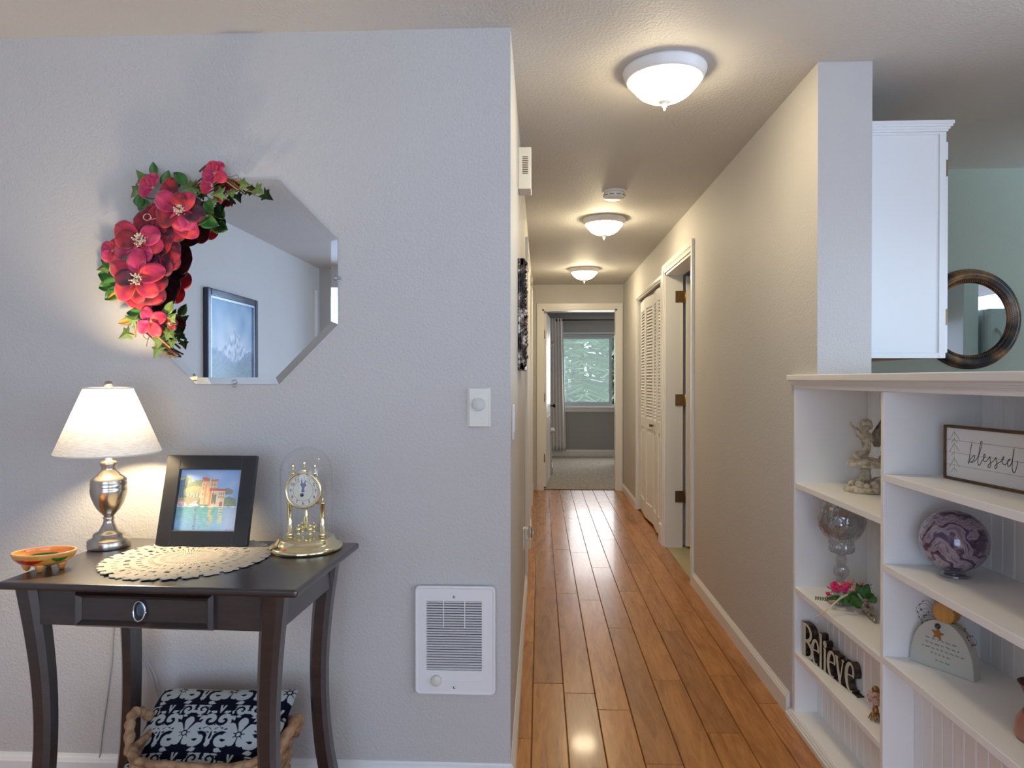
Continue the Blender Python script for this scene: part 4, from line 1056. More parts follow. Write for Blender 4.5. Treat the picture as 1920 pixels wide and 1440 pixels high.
# wicker basket with damask cushion under the table
bk = Vector((-.925, 1.90, 0))
t = thing('wicker_basket', 'brown wicker basket with thick rope handles under the side table', 'basket', bk, R(TR))
wk = mat('wicker', (.36, .19, .09), .6); _n = noisetex(wk, coords(wk, 'Object'), 40, 3); LK(wk, ramp(wk, _n, [(.3, (.20, .10, .045)), (.7, (.50, .30, .16))]), bsdf(wk).inputs['Base Color'])
bx_, by2 = .195, .150
def sup(a, rx, ry, e=.55): c_, s_ = math.cos(a), math.sin(a); return (rx * math.copysign(abs(c_) ** e, c_), ry * math.copysign(abs(s_) ** e, s_))
for i in range(16):
    z = .010 + i * .0195; f = .86 + .14 * i / 15; mb = MB()
    pts = []
    for q in range(72):
        a = 2 * PI * q / 72; x, y = sup(a, bx_ * f, by2 * f); w = 1 + .018 * math.sin(a * 18 + PI * (i % 2)); pts.append((x * w, y * w, z))
    mb.tube(pts, .0105, 6, closed=True); mb.build('woven_band', wk, t)
MB().box(-.15, .15, -.11, .11, .004, .016).build('basket_bottom', wk, t)
for sg in (-1, 1):
    mb = MB(); pts = [(sg * (.205 + .036 * math.sin(PI * q / 12)), -.075 + .15 * q / 12, .283 + .078 * math.sin(PI * q / 12)) for q in range(13)]
    pts = smooth_path(pts, 3)
    mb.tube(pts, [.0135 + .0022 * math.sin(j * 1.4) for j in range(len(pts))], 10); mb.build('rope_handle', wk, t)
def damask_on(u, v):
    U,V=u*2.6,v*2.5
    row=math.floor(V); ou=.5*(row%2); cx=math.floor(U-ou)+.5+ou; cy=row+.5
    x=U-cx; y=V-cy
    m=abs(x)
    white=False
    # palmette: fan of petals from the motif centre
    r=math.hypot(x,y+.12); th=math.atan2(x,y+.12)
    R_=.30*(.62+.38*abs(math.cos(3.5*th)))*(1.15-.35*abs(th)/math.pi)
    if r<R_ and not (abs(math.sin(3.5*th))>.93 and r>.05): white=True
    if r<.06 and r>.035: white=False
    # paired scrolls on both sides
    for (sx,sy,k,s) in ((.27,-.22,1,1.0),(.38,.16,-1,.8),(.14,.38,1,.6)):
        dx,dy=m-sx,y-sy; rr=math.hypot(dx,dy)/s; t=math.atan2(dy,dx)*k
        q=(t/(2*math.pi)+ rr*5.2)%1.0
        if rr<.17+.035*abs(math.sin(4*t)) : white = white or (q<.62)
        elif rr<.26 and math.sin(5*t+14*rr)>.25: white=True
    if abs(m-.5-.04*math.sin(y*9))<.018: white=True
    return white
def damask(u, v): return lin((186, 190, 188)) if damask_on(u, v) else lin((14, 16, 34))
mb = MB()
CU = Vector((-.030, -.005, .266))
def cush(u, v, sgn):
    x, y = 2 * u - 1, 2 * v - 1
    ex_ = (1 - abs(x) ** 2.6) * (1 - abs(y) ** 2.6); h = .055 * max(0, ex_) ** .45
    px_ = x * .218 * (1 - .05 * (1 - abs(y)) ) ; py_ = y * .185 * (1 - .05 * (1 - abs(x)))
    P = Vector((px_, py_, sgn * h))
    return Matrix.Rotation(R(34), 3, 'X') @ (Matrix.Rotation(R(-3), 3, 'Y') @ P) + CU
mb.sheet(lambda u, v: cush(u, v, 1), 250, 230, col=damask); mb.sheet(lambda u, v: cush(u, v, -1), 40, 40, col=lambda u, v: lin((20, 22, 40)))
ob_ = mb.build('damask_cushion', M['fabric_print']); ob_.location = bk; ob_.rotation_euler = (0, 0, R(TR))
tag(ob_, 'black and white damask cushion propped in the wicker basket', 'cushion')
# ------------------------------------------------------------------ floral swag over the mirror
SW = 2.10
sw0 = PY(300, 440, YW)
swag = thing('floral_swag', 'crescent swag of red silk magnolias and ivy on the upper left of the octagonal mirror', 'flower swag', (sw0.x, YW, sw0.z))
UX, UZ, UN = Vector((1, 0, 0)), Vector((0, 0, 1)), Vector((0, -1, 0))
PXM = SW / 1280.0
def petal_mesh(mb, c, ang, L, W, tilt, cup=0.35, curl=0.25, seed=0):
    """petal from c in the wall plane at angle ang, lifted by tilt towards the viewer"""
    d = UX * math.cos(ang) + UZ * math.sin(ang); s = UX * -math.sin(ang) + UZ * math.cos(ang)
    dt = d * math.cos(tilt) + UN * math.sin(tilt); nt = UN * math.cos(tilt) - d * math.sin(tilt)
    rr = random.Random(seed); ph = rr.uniform(0, 6)
    def f(u, v):
        t = math.sin(PI / 2 * v); w = W * 1.12 * ((.16 + .84 * math.sin(PI / 2 * min(1, t / .58)) ** 1.2) if t < .58 else math.sqrt(max(0.0, 1 - ((t - .58) / .42) ** 2.2)))
        x = (2 * u - 1) * w * 0.5
        q = (2 * u - 1)
        h = cup * W * q * q * (0.7 - 0.9 * t) + curl * L * (0.35 * math.sin(PI * t) - 0.55 * t ** 3) + 0.03 * L * math.sin(q * 3 + ph) * t
        return c + dt * (L * t) + s * x + nt * h
    mb.sheet(f, 8, 12)
def leaf_mesh(mb, c, ang, L, W, tilt=0.2, curl=0.2):
    d = UX * math.cos(ang) + UZ * math.sin(ang); s = UX * -math.sin(ang) + UZ * math.cos(ang)
    dt = d * math.cos(tilt) + UN * math.sin(tilt); nt = UN * math.cos(tilt) - d * math.sin(tilt)
    def f(u, v):
        q = 2 * u - 1; w = W * (math.sin(PI * v ** .8) ** .8) * .5
        return c + dt * (L * v) + s * q * w + nt * (abs(q) * W * .16 - curl * L * v * v + .01 * L * math.sin(v * 26))
    mb.sheet(f, 6, 10)
def ivy_mesh(mb, c, ang, L, tilt=0.2):
    d = UX * math.cos(ang) + UZ * math.sin(ang); s = UX * -math.sin(ang) + UZ * math.cos(ang)
    dt = d * math.cos(tilt) + UN * math.sin(tilt); nt = UN * math.cos(tilt) - d * math.sin(tilt)
    out = [(0.08, 0), (-.06, .18), (-.18, .50), (.10, .36), (.22, .60), (.42, .30), (.62, .20), (1, 0), (.62, -.20), (.42, -.30), (.22, -.60), (.10, -.36), (-.18, -.50), (-.06, -.18)]
    ctr = c + dt * (.3 * L) + nt * (.09 * L); vs = [ctr] + [c + dt * (x * L) + s * (y * L) + nt * (-abs(y) * .16 * L) for x, y in out]
    mb.add(vs, [(0, 1 + i, 1 + (i + 1) % len(out)) for i in range(len(out))], 0, False)
def solid(o, t=0.0008):
    md = o.modifiers.new('t', 'SOLIDIFY'); md.thickness = t; md.offset = 0; return o
def bloom(px, py, off, petals, stam, seed=0, centre='stamen'):
    c = PY(px, py, YW - off)
    mb = MB(); rr = random.Random(seed)
    mb.ball(c + UN * .002, stam * .55, 10, sq=(1, .7, 1))
    for i in range(int(60 * min(1, stam / .014))):
        a = rr.uniform(0, 2 * PI); r = stam * rr.uniform(.25, 1.0); tip = c + UX * r * math.cos(a) + UZ * r * math.sin(a) + UN * (stam * rr.uniform(.6, 1.2))
        mb.tube([c, tip], stam * .055, 4); mb.ball(tip, stam * .14, 5)
    core = mb.build('blossom', M[centre], swag, world=True)
    for i, (ang, Lp, Wp, tilt, mt) in enumerate(petals):
        k = PXM
        mb = MB(); cc_ = c + UN * (.0012 * i - .003)
        petal_mesh(mb, cc_, R(ang), Lp * k, Wp * k, R(tilt), seed=seed * 10 + i); solid(mb.build('petal', M['petal_' + mt], core, world=True))
    return core
bloom(297, 428, .035, [(100, 48, 40, 18, 'red'), (160, 50, 44, 15, 'red'), (215, 40, 38, 20, 'dark'), (60, 46, 42, 25, 'red'), (10, 46, 40, 20, 'dark'), (310, 44, 40, 15, 'red'), (260, 40, 40, 18, 'dark')], .008, 1)
bloom(326, 405, .036, [(95, 76, 34, 8, 'red'), (30, 60, 36, 10, 'dark'), (-5, 66, 34, 8, 'dark'), (-40, 62, 36, 8, 'orange'), (-75, 52, 44, 12, 'red'), (-110, 46, 40, 15, 'red')], .008, 2)
bloom(343, 394, .070, [(152, 56, 36, 18, 'pink'), (200, 56, 44, 8, 'red'), (262, 40, 34, 10, 'pink'), (300, 44, 30, 10, 'pink'), (345, 46, 34, 12, 'dark'), (35, 44, 30, 35, 'orange'), (75, 34, 30, 45, 'red')], .021, 3)
bloom(305, 478, .034, [(35, 40, 40, 15, 'red'), (0, 38, 36, 20, 'red'), (-35, 40, 36, 10, 'red'), (-80, 44, 40, 15, 'dark'), (180, 40, 36, 20, 'dark'), (60, 40, 30, 30, 'red'), (120, 30, 34, 30, 'dark')], .007, 4)
bloom(267, 452, .070, [(150, 58, 38, 16, 'orange'), (178, 48, 34, 26, 'red'), (205, 60, 26, 8, 'pink'), (20, 44, 36, 22, 'pink'), (-18, 44, 34, 10, 'orange'), (-75, 42, 34, 12, 'pink'), (-110, 38, 30, 12, 'red')], .021, 5)
bloom(262, 535, .038, [(200, 48, 44, 8, 'red'), (250, 46, 40, 8, 'red'), (290, 50, 42, 10, 'red'), (330, 56, 44, 8, 'red'), (10, 58, 44, 12, 'red'), (45, 54, 40, 14, 'dark'), (100, 44, 40, 20, 'dark')], .008, 6)
bloom(261, 524, .074, [(84, 58, 34, 20, 'pink'), (150, 64, 34, 12, 'orange'), (222, 54, 38, 14, 'orange'), (322, 48, 34, 16, 'orange'), (18, 58, 34, 14, 'orange'), (178, 40, 30, 35, 'dark'), (270, 46, 30, 6, 'red')], .021, 7)
# small dogwood flowers
def dog(px, py, off, angs, seed, mt='pink', L=26, W=22):
    bloom(px, py, off, [(a, L, W, 14, mt if i % 2 == 0 else ('orange' if mt == 'pink' else mt)) for i, a in enumerate(angs)], .0065, seed, 'stamen')
dog(288, 353, .040, (90, 150, 200), 11, 'pink', 30, 24); dog(404, 326, .050, (60, 110, 190, 330), 12, 'pink', 26, 22); dog(398, 349, .048, (150, 200, 100), 13, 'pink', 24, 22)
dog(213, 471, .060, (150, 60, 225, 300), 14, 'pink', 26, 22); dog(285, 604, .045, (115, 25, 215, 300), 15, 'pink', 32, 24); dog(318, 607, .030, (10, 80, 320), 16, 'red', 16, 14)
dog(412, 367, .03, (280, 230), 17, 'red', 14, 12)
leaves = [('leaf', 310, 352, 78, 34, 20), ('leaf', 282, 398, 130, 34, 24), ('leaf', 262, 388, 85, 24, 18), ('leaf', 375, 410, -20, 40, 26), ('leaf', 366, 415, 15, 34, 20), ('leaf', 292, 330, 95, 26, 16),
          ('leaf', 225, 525, 165, 44, 30), ('leaf', 228, 530, 195, 44, 28), ('leaf', 222, 505, 150, 36, 18), ('leaf', 228, 540, 215, 40, 24), ('leaf', 352, 345, 140, 34, 20), ('leaf', 290, 510, 60, 26, 10), ('leaf', 275, 590, 175, 40, 20),
          ('ivy', 230, 498, 190, 26, 18), ('leaf', 385, 380, -50, 30, 20), ('leaf_ochre', 232, 548, 205, 36, 16), ('leaf_ochre', 252, 598, 196, 32, 12), ('ivy', 314, 588, 60, 28, 16), ('leaf', 334, 354, 100, 22, 18)]
for i, (mt, x, y, a, L, W) in enumerate(leaves):
    mb = MB(); leaf_mesh(mb, PY(x, y, YW - .030 - .0015 * (i % 6)), R(a), L * PXM, W * PXM * 1.15, R(8 + 5 * (i % 3))); solid(mb.build('leaf', M[mt], swag, world=True))
ivies = [(272, 340, 125, 27), (262, 352, 235, 27), (450, 345, -10, 24), (478, 352, -35, 24), (420, 362, 190, 26), (432, 356, -70, 20), (368, 350, 200, 30), (398, 372, 270, 22), (244, 622, 215, 26), (256, 604, 150, 24), (300, 628, -95, 30), (299, 650, -110, 26),
         (315, 622, -40, 22), (318, 600, 40, 22), (322, 636, -80, 20), (312, 612, 10, 24), (305, 594, 70, 22), (318, 618, -100, 24), (296, 602, 95, 20), (202, 500, 200, 22)]
for i, (x, y, a, L) in enumerate(ivies):
    mb = MB(); ivy_mesh(mb, PY(x, y, YW - .028 - .003 * (i % 5)), R(a), L * PXM, R(12)); solid(mb.build('ivy_leaf', M['ivy'], swag, world=True))
rr = random.Random(8)
main = [(452, 346), (420, 338), (392, 345), (362, 362), (330, 392), (300, 430), (278, 470), (264, 520), (262, 570), (270, 606), (292, 636), (312, 656), (326, 668)]
for k in range(5):
    pts = [PY(x + rr.uniform(-7, 7), y + rr.uniform(-7, 7), YW - .014 - rr.uniform(0, .012)) for x, y in main]
    MB().tube(smooth_path(pts, 5), .0028 - .0002 * k, 6).build('vine_twig', M['twig' if k % 2 else 'twig_light'], swag, world=True)
for pl, m, r in (([(374, 322), (386, 311), (392, 309), (397, 318)], 'twig', .0032), ([(360, 350), (378, 335), (392, 325)], 'twig', .0026), ([(365, 352), (384, 338), (410, 326), (436, 344), (448, 352)], 'twig', .003), ([(404, 330), (424, 340), (446, 356)], 'twig_light', .0025),
                 ([(418, 328), (432, 332), (444, 328), (447, 334), (440, 336)], 'twig', .0008), ([(268, 346), (262, 352), (260, 366)], 'twig_light', .001), ([(452, 352), (466, 358), (478, 362)], 'twig_light', .001), ([(272, 345), (270, 362), (278, 372), (294, 372)], 'twig', .0018),
                 ([(279, 610), (292, 626), (306, 640), (320, 652)], 'twig_light', .0035), ([(276, 616), (268, 628), (276, 636), (280, 630), (276, 642), (275, 650)], 'twig', .0009), ([(255, 604), (253, 632)], 'twig_light', .003)):
    MB().tube(smooth_path([PY(x, y, YW - .035) for x, y in pl], 6), r, 6).build('vine_twig', M[m], swag, world=True)
mb = MB(); mb.tube(smooth_path([PY(276 + 8 * math.cos(t_) * (1 - .02 * i), 407 + 6 * math.sin(t_), YW - .085) for i, t_ in enumerate([q * .7 for q in range(11)])] + [PY(292, 410, YW - .08)], 3), .0009, 5); mb.build('tendril', M['stamen'], swag, world=True)

# ------------------------------------------------------------------ bookcase under the counter
BX0, BX1 = XR + 0.002, 1.262
YA0, YA1, YB0, YB1 = 2.014, 2.675, 1.342, 1.996
bc_ = thing('bookcase', 'white built in bookcase with beadboard back under the counter', 'bookcase', (XR + .14, 1.97, 0))
SW_ = M['shelf_white']; zt_ = 1.296
def bpart(name, *b, bevel=.0015):
    return MB().box(*b).build(name, SW_, bc_, world=True, bevel=bevel)
bpart('side_panel', BX0, BX1, YA1, 2.693, 0.0, zt_ - .0125); bpart('side_panel', BX0, BX1, 1.324, YB0, 0.0, zt_ - .0125)
bpart('divider', BX0, BX1, YB1, YA0, 0.0, zt_ - .0125); bpart('top_panel', BX0, BX1, 1.324, 2.693, zt_ - .012, zt_ + .016)
for (y0, y1, zs) in ((YA0, YA1, (.921, .518, .267, .035)), (YB0, YB1, (1.048, .790, .524, .035))):
    for z in zs:
        deep = BX1 if z > .5 else 1.082
        bpart('shelf', BX0, deep, y0 - .001, y1 + .001, z - .021, z)
def bead(xf, y0, y1, z0, z1):
    g, c = .0006, .0028; y0 += g; y1 -= g; xb = xf + .008
    vs = [(xb, y0, z0), (xb, y1, z0), (xf + c, y1, z0), (xf, y1 - c, z0), (xf, y0 + c, z0), (xf + c, y0, z0)]; vs += [(x, y, z1) for x, y, _ in vs]
    mb = MB(); mb.add(vs, [tuple(range(6)), tuple(reversed(range(6, 12)))] + [(i, (i + 1) % 6, 6 + (i + 1) % 6, 6 + i) for i in range(6)])
    return mb.build('beadboard', SW_, bc_, world=True)
for (y0, y1, zd) in ((YA0, YA1, .518), (YB0, YB1, .524)):
    n = 14; w = (y1 - y0) / n
    for i in range(n):
        bead(1.254, y0 + i * w, y0 + (i + 1) * w, zd, zt_ - .012)
        bead(1.070, y0 + i * w, y0 + (i + 1) * w, .035, zd - .021)
mb = MB(); mb.box(.960, BX0 + .001, 1.317, 2.715, 0, .020); mb.box(.966, BX0 + .001, 1.317, 2.709, .020, .028); mb.box(.972, BX0 + .001, 1.317, 2.703, .028, .034)
mb.build('plinth', M['trim'], bc_, world=True, bevel=.002)
ct = thing('countertop', 'white painted countertop ledge with moulded edge over the bookcase', 'countertop', (1.1, 1.95, 1.3145))
MB().box(.957, 1.47, 1.22, 2.702, 1.3145, 1.337).build('top_board', M['trim'], ct, world=True, bevel=.003)
mb = MB()
for i, (x, z0, z1) in enumerate(((.966, 1.308, 1.3145), (.971, 1.302, 1.308), (.977, 1.297, 1.302))): mb.box(x, BX0, 1.23, 2.699 - i * .003, z0, z1)
mb.build('bed_moulding', M['trim'], ct, world=True)

# fairy figurine on a mushroom
stone = mat('weathered_stone', (.42, .37, .27), .85, spec=.2)
_n = noisetex(stone, coords(stone, 'World'), 60, 4); LK(stone, ramp(stone, _n, [(.3, (.34, .28, .18)), (.5, (.58, .52, .41)), (.72, (.76, .71, .62))]), bsdf(stone).inputs['Base Color']); bump(stone, _n, .35, .003)
FY = 2.478
def F(px, py, dy=0.0): return PY(px, py, FY + dy)
fig = thing('fairy_figurine', 'grey stone garden fairy figurine seated on a mushroom on the top shelf', 'figurine', (1.152, 2.468, .921))
def skin(name, pts, edges, rad, m, parent, sub=2):
    me = bpy.data.meshes.new(name); inv = wmat(parent).inverted()
    me.from_pydata([tuple(inv @ p) for p in pts], edges, []); me.materials.append(m)
    o = bpy.data.objects.new(name, me); COL.objects.link(o); o.parent = parent
    md = o.modifiers.new('skin', 'SKIN'); md.use_smooth_shade = True
    for i, r in enumerate(rad): me.skin_vertices[0].data[i].radius = (r, r) if not isinstance(r, tuple) else r
    me.skin_vertices[0].data[0].use_root = True
    md2 = o.modifiers.new('sub', 'SUBSURF'); md2.levels = sub; md2.render_levels = sub
    return o
bp = [F(1631, 854), F(1627, 842), F(1624, 828), F(1623, 816), F(1622, 808), F(1621, 800), F(1621, 793),      # 0-6 hips .. head
      F(1613, 815, -.008), F(1604, 806, -.012), F(1597, 797, -.014), F(1594, 791, -.014),                    # 7-10 raised arm
      F(1632, 816, .004), F(1636, 828, -.004), F(1628, 816, -.022),                                          # 11-13 arm to the chin
      F(1614, 852, -.022), F(1599, 851, -.032), F(1612, 862, -.028), F(1632, 870, -.026), F(1641, 873, -.024),    # 14-18 near leg
      F(1618, 858, .008), F(1603, 857, -.006), F(1620, 864, -.010), F(1640, 868, -.006)]                     # 19-22 far leg
be = [(0, 1), (1, 2), (2, 3), (3, 4), (4, 5), (5, 6), (3, 7), (7, 8), (8, 9), (9, 10), (3, 11), (11, 12), (12, 13), (0, 14), (14, 15), (15, 16), (16, 17), (17, 18), (0, 19), (19, 20), (20, 21), (21, 22)]
br = [.022, .0155, .0165, .017, .0075, .013, .013, .0085, .0065, .005, .0055, .008, .006, .005, .0135, .0105, .008, .006, .006, .013, .010, .008, .006]
skin('fairy_body', bp, be, br, stone, fig)
mb = MB(); mb.ball(F(1621, 797.5), .0195, 16, sq=(.9, 1, 1.12)); mb.ball(F(1624, 795, .004), .0205, 14, sq=(1, 1, .95)); mb.ball(F(1630, 800, .012), .012, 10)
mb.ball(F(1616.2, 799, -.018), .0032, 8); mb.ball(F(1618, 804, -.016), .006, 8, sq=(1, 1, .6)); mb.build('head', stone, fig, world=True)
def wing(c, pts, name='wing'):
    mb = MB(); n = len(pts); vs = [F(*c)] + [F(*p) for p in pts]; mb.add(vs, [(0, 1 + i, 2 + i) for i in range(n - 1)], 0, True); o = mb.build(name, stone, fig, world=True); md = o.modifiers.new('t', 'SOLIDIFY'); md.thickness = .003; return o
wing((1630, 820, .016), [(1636, 822, .03), (1646, 796, .05), (1656, 782, .06), (1662, 800, .06), (1658, 822, .05), (1650, 838, .04), (1640, 838, .03)])
wing((1618, 814, .016), [(1612, 822, .012), (1606, 818, .016), (1602, 808, .02), (1606, 800, .02), (1612, 806, .016)])
g0 = Vector((1.150, 2.42, .921))
MB().lathe([(0, 0), (.066, 0), (.070, .006), (.069, .014), (.062, .020), (.050, .024), (0, .027)], n=28, mod=lambda a, z: 1 + .035 * math.sin(7 * a + 60 * z) + .02 * math.sin(13 * a)).build('rock_base', stone, fig)
mb = MB(); mb.lathe([(.030, .02), (.020, .045), (.016, .07), (.020, .098)], (0, 0, 0), 18, mod=lambda a, z: 1 + .06 * math.sin(5 * a)); mb.build('mushroom_stem', stone, fig)
mb = MB(); mb.lathe([(.018, .092), (.040, .094), (.060, .090), (.064, .096), (.058, .108), (.044, .117), (.020, .122), (0, .123)], (0.0, 0, 0), 32, mod=lambda a, z: 1 + .03 * math.sin(9 * a)); mb.build('mushroom_cap', stone, fig)
mb = MB(); rr = random.Random(5)
for (x, y, z, r) in ((-.036, -.036, .030, .016), (-.018, -.050, .026, .012), (.010, -.048, .030, .018), (.034, -.030, .034, .022), (.045, .01, .034, .02), (-.046, .0, .028, .014), (0, .04, .03, .02), (-.024, -.030, .050, .010), (.03, -.044, .050, .012)):
    mb.ball((x, y, z), r, 10, sq=(1, 1, .9))
mb.build('pebbles', stone, fig)
mb = MB(); mb.ball((.050, -.020, .120), .014, 10); mb.ball((.046, -.034, .128), .010, 8); mb.ball((.054, -.020, .140), .012, 8); mb.build('flower_cluster', mat('dusty_rose', (.42, .25, .16), .8), fig)

# crystal candle goblet
cv = Vector((1.083, 2.50, .518))
t = thing('crystal_goblet', 'tall cut crystal hurricane goblet on the second shelf behind the bouquet', 'goblet', cv)
def cut(a, z): return 1 + (.018 * abs(math.sin(6 * a + z * 60)) + .018 * abs(math.sin(6 * a - z * 60)) if z > .20 else .02 * math.sin(12 * a))
MB().lathe([(0, 0), (.052, 0), (.053, .004), (.030, .040), (.017, .075), (.015, .088), (.024, .098), (.026, .112), (.022, .128), (.014, .135), (.017, .142), (.0185, .155), (.014, .168), (.020, .174), (.040, .182), (.043, .200), (.040, .222), (.044, .226),
            (.062, .245), (.076, .272), (.079, .290), (.074, .318), (.063, .345), (.058, .358), (.062, .374),
            (.059, .374), (.055, .358), (.060, .343), (.070, .318), (.074, .290), (.071, .274), (.057, .250), (.030, .232), (0, .230)], n=48, smooth=False, mod=cut, cap=False).build('cut_glass', M['crystal'], t)
mb = MB()
def gr(z):
    P_ = [(.226, .044), (.245, .062), (.272, .076), (.290, .079), (.318, .074), (.345, .063)]
    for (a_, ra), (b_, rb_) in zip(P_, P_[1:]):
        if a_ <= z <= b_: return ra + (rb_ - ra) * (z - a_) / (b_ - a_)
    return .06
for k in range(9):
    for sg in (-1, 1):
        mb.tube([((gr(z) + .001) * math.cos(w), (gr(z) + .001) * math.sin(w), z) for z, w in [(.232 + .104 * q / 12, 2 * PI * k / 9 + sg * .75 * q / 12) for q in range(13)]], .0011, 5)
    w0 = 2 * PI * (k + .5) / 9
    for q in range(8):
        a_ = PI * q / 8; mb.tube([((gr(.285 + e * .016 * math.sin(a_)) + .0015) * math.cos(w0 + e * .22 * math.cos(a_)), (gr(.285 + e * .016 * math.sin(a_)) + .0015) * math.sin(w0 + e * .22 * math.cos(a_)), .285 + e * .016 * math.sin(a_)) for e in (-1, 0, 1)], .0006, 4)
for k in range(24):
    w0 = 2 * PI * k / 24; mb.tube([(.042 * math.cos(w0), .042 * math.sin(w0), .184), (.0435 * math.cos(w0 + .13), .0435 * math.sin(w0 + .13), .202), (.042 * math.cos(w0), .042 * math.sin(w0), .220)], .0009, 4)
    mb.tube([(.052 * math.cos(w0), .052 * math.sin(w0), .006), (.030 * math.cos(w0), .030 * math.sin(w0), .041)], .0008, 4)
o = mb.build('cut_pattern', M['cut_facet'], t); o['kind'] = 'stuff'
lb = PY(1559, 954, 2.50 - .078)
MB().obox(lb, (.0052, -.003, .0), (0, .0008, 0), (0, 0, .0052)).build('gold_sticker', M['gold'], t, world=True)

# bouquet with glass cone
bq = Vector((1.06, 2.373, .518))
bt = thing('flower_bouquet', 'pink silk flower bouquet with leaves and silver cone lying on the second shelf', 'bouquet', bq)
def P2(px, py, y): return PY(px, py, y + .043)
def free_petals(c, r, n, m, seed, nm='petal', parent=None):
    rr = random.Random(seed); core = MB().ball(c, r * .25, 8).build('blossom', m, parent, world=True)
    for i in range(n):
        a = rr.uniform(0, 2 * PI); el = rr.uniform(-.1, 1.2)
        d = Vector((math.cos(a) * math.cos(el), math.sin(a) * math.cos(el), math.sin(el))); s_ = d.cross(Vector((.3, .2, 1))).normalized(); up = s_.cross(d)
        mb = MB(); L = r * rr.uniform(.8, 1.15); W = L * .75
        mb.sheet(lambda u, v: c + d * (L * v) + s_ * ((2 * u - 1) * W * .5 * math.sin(PI * (v * .85 + .05)) ** .7) + up * (.35 * L * (v - .5) ** 2 + .22 * W * (2 * u - 1) ** 2), 5, 5)
        solid(mb.build(nm, m, core, world=True), .0006)
    return core
hot = mat('hot_pink_silk', (.80, .03, .19), .6, sheen=.3); peach = mat('peach_silk', (.85, .36, .26), .6, sheen=.3); blush = mat('blush_silk', (.75, .45, .34), .6, sheen=.3)
free_petals(P2(1563, 1107, 2.42), .029, 14, hot, 1, parent=bt); free_petals(P2(1584, 1110, 2.38), .029, 14, hot, 2, parent=bt); free_petals(P2(1552, 1116, 2.44), .015, 8, hot, 6, parent=bt)
free_petals(P2(1577, 1102, 2.41), .020, 8, peach, 3, parent=bt); free_petals(P2(1592, 1100, 2.40), .028, 8, peach, 4, parent=bt); free_petals(P2(1612, 1101, 2.36), .018, 7, peach, 5, parent=bt); free_petals(P2(1601, 1110, 2.35), .020, 8, blush, 7, parent=bt); free_petals(P2(1560, 1129, 2.38), .014, 6, blush, 9, parent=bt)
def gleaf(a, b, W, bend, parent, m='leaf', lift=Vector((0, 0, 1))):
    d = b - a; s_ = d.cross(Vector((-.4, -.9, .4))).normalized(); up = s_.cross(d).normalized()
    mb = MB(); mb.sheet(lambda u, v: a + d * v + s_ * ((2 * u - 1) * W * .5 * math.sin(PI * v ** .8) ** .8) + up * (bend * math.sin(PI * v) + abs(2 * u - 1) * W * .15), 5, 8)
    return solid(mb.build('leaf', M[m], parent, world=True), .0006)
for (x0, y0, x1, y1, yy, W) in ((1618, 1122, 1628, 1094, 2.32, .034), (1598, 1118, 1612, 1140, 2.31, .036), (1585, 1118, 1606, 1136, 2.33, .028), (1620, 1112, 1641, 1124, 2.28, .026), (1610, 1118, 1600, 1134, 2.33, .030), (1576, 1120, 1552, 1122, 2.40, .016), (1605, 1112, 1618, 1098, 2.35, .028), (1590, 1114, 1578, 1124, 2.36, .018), (1632, 1130, 1644, 1120, 2.26, .022), (1590, 1122, 1566, 1128, 2.37, .024), (1598, 1124, 1580, 1134, 2.33, .024), (1608, 1116, 1588, 1118, 2.34, .026), (1614, 1108, 1606, 1092, 2.36, .022), (1570, 1118, 1548, 1126, 2.41, .016)):
    gleaf(P2(x0, y0, yy), P2(x1, y1, yy), W, .004, bt)
for i in range(9):
    x = 1531 + i * 4.4; c = P2(x, 1121 + (4 - abs(i - 4)) * .5, 2.42 - .004 * i)
    for sg in (-1, 1): gleaf(c, c + Vector((-.006, -.002, sg * .007)), .005, 0, bt, 'ivy')
MB().tube([P2(1530, 1121, 2.42), P2(1572, 1123, 2.39)], .0008, 5).build('fern_stem', M['ivy'], bt, world=True)
MB().tube(smooth_path([P2(1622, 1110, 2.33), P2(1630, 1098, 2.33), P2(1636, 1095, 2.33)], 4), .0009, 5).build('fern_stem', M['twig'], bt, world=True)
# ribbon
rp_ = smooth_path([tuple(P2(1592, 1116, 2.34)), tuple(P2(1580, 1119, 2.33)), tuple(PX(1565, 1131, 1.00)), tuple(PX(1548, 1146, .972)), tuple(PX(1534, 1155, .968)), tuple(PX(1528, 1159, .970))], 6)
mb = MB(); n = len(rp_); mb.sheet(lambda u, v: Vector(rp_[min(n - 1, int(round(v * (n - 1))))]) + Vector((0.3, .55, .9)) * (.0055 * (2 * u - 1) * (1 - .6 * v)), 2, n - 1)
solid(mb.build('ribbon', mat('cream_ribbon', (.66, .58, .36), .5), bt, world=True), .0005)
merc = mat('crackled_silver_glass', (.5, .46, .38), .28, .8)
_n = noisetex(merc, coords(merc, 'Object'), 90, 3); LK(merc, ramp(merc, _n, [(.35, (.12, .10, .07)), (.5, (.48, .43, .34)), (.65, (.80, .77, .70))]), bsdf(merc).inputs['Base Color']); bump(merc, _n, .6, .003)
a_, b_ = PZ(1622, 1131, .541), PZ(1641, 1164, .527); d_ = (b_ - a_); Lc = d_.length
qm = d_.to_track_quat('Z', 'Y').to_matrix()
MB().lathe([(0, -.012), (.008, -.011), (.017, -.004), (.021, .006), (.019, .3 * Lc), (.013, .65 * Lc), (.006, .95 * Lc), (.003, 1.02 * Lc), (0, 1.03 * Lc)], a_, 20, axis=qm).build('silver_cone', merc, bt, world=True)

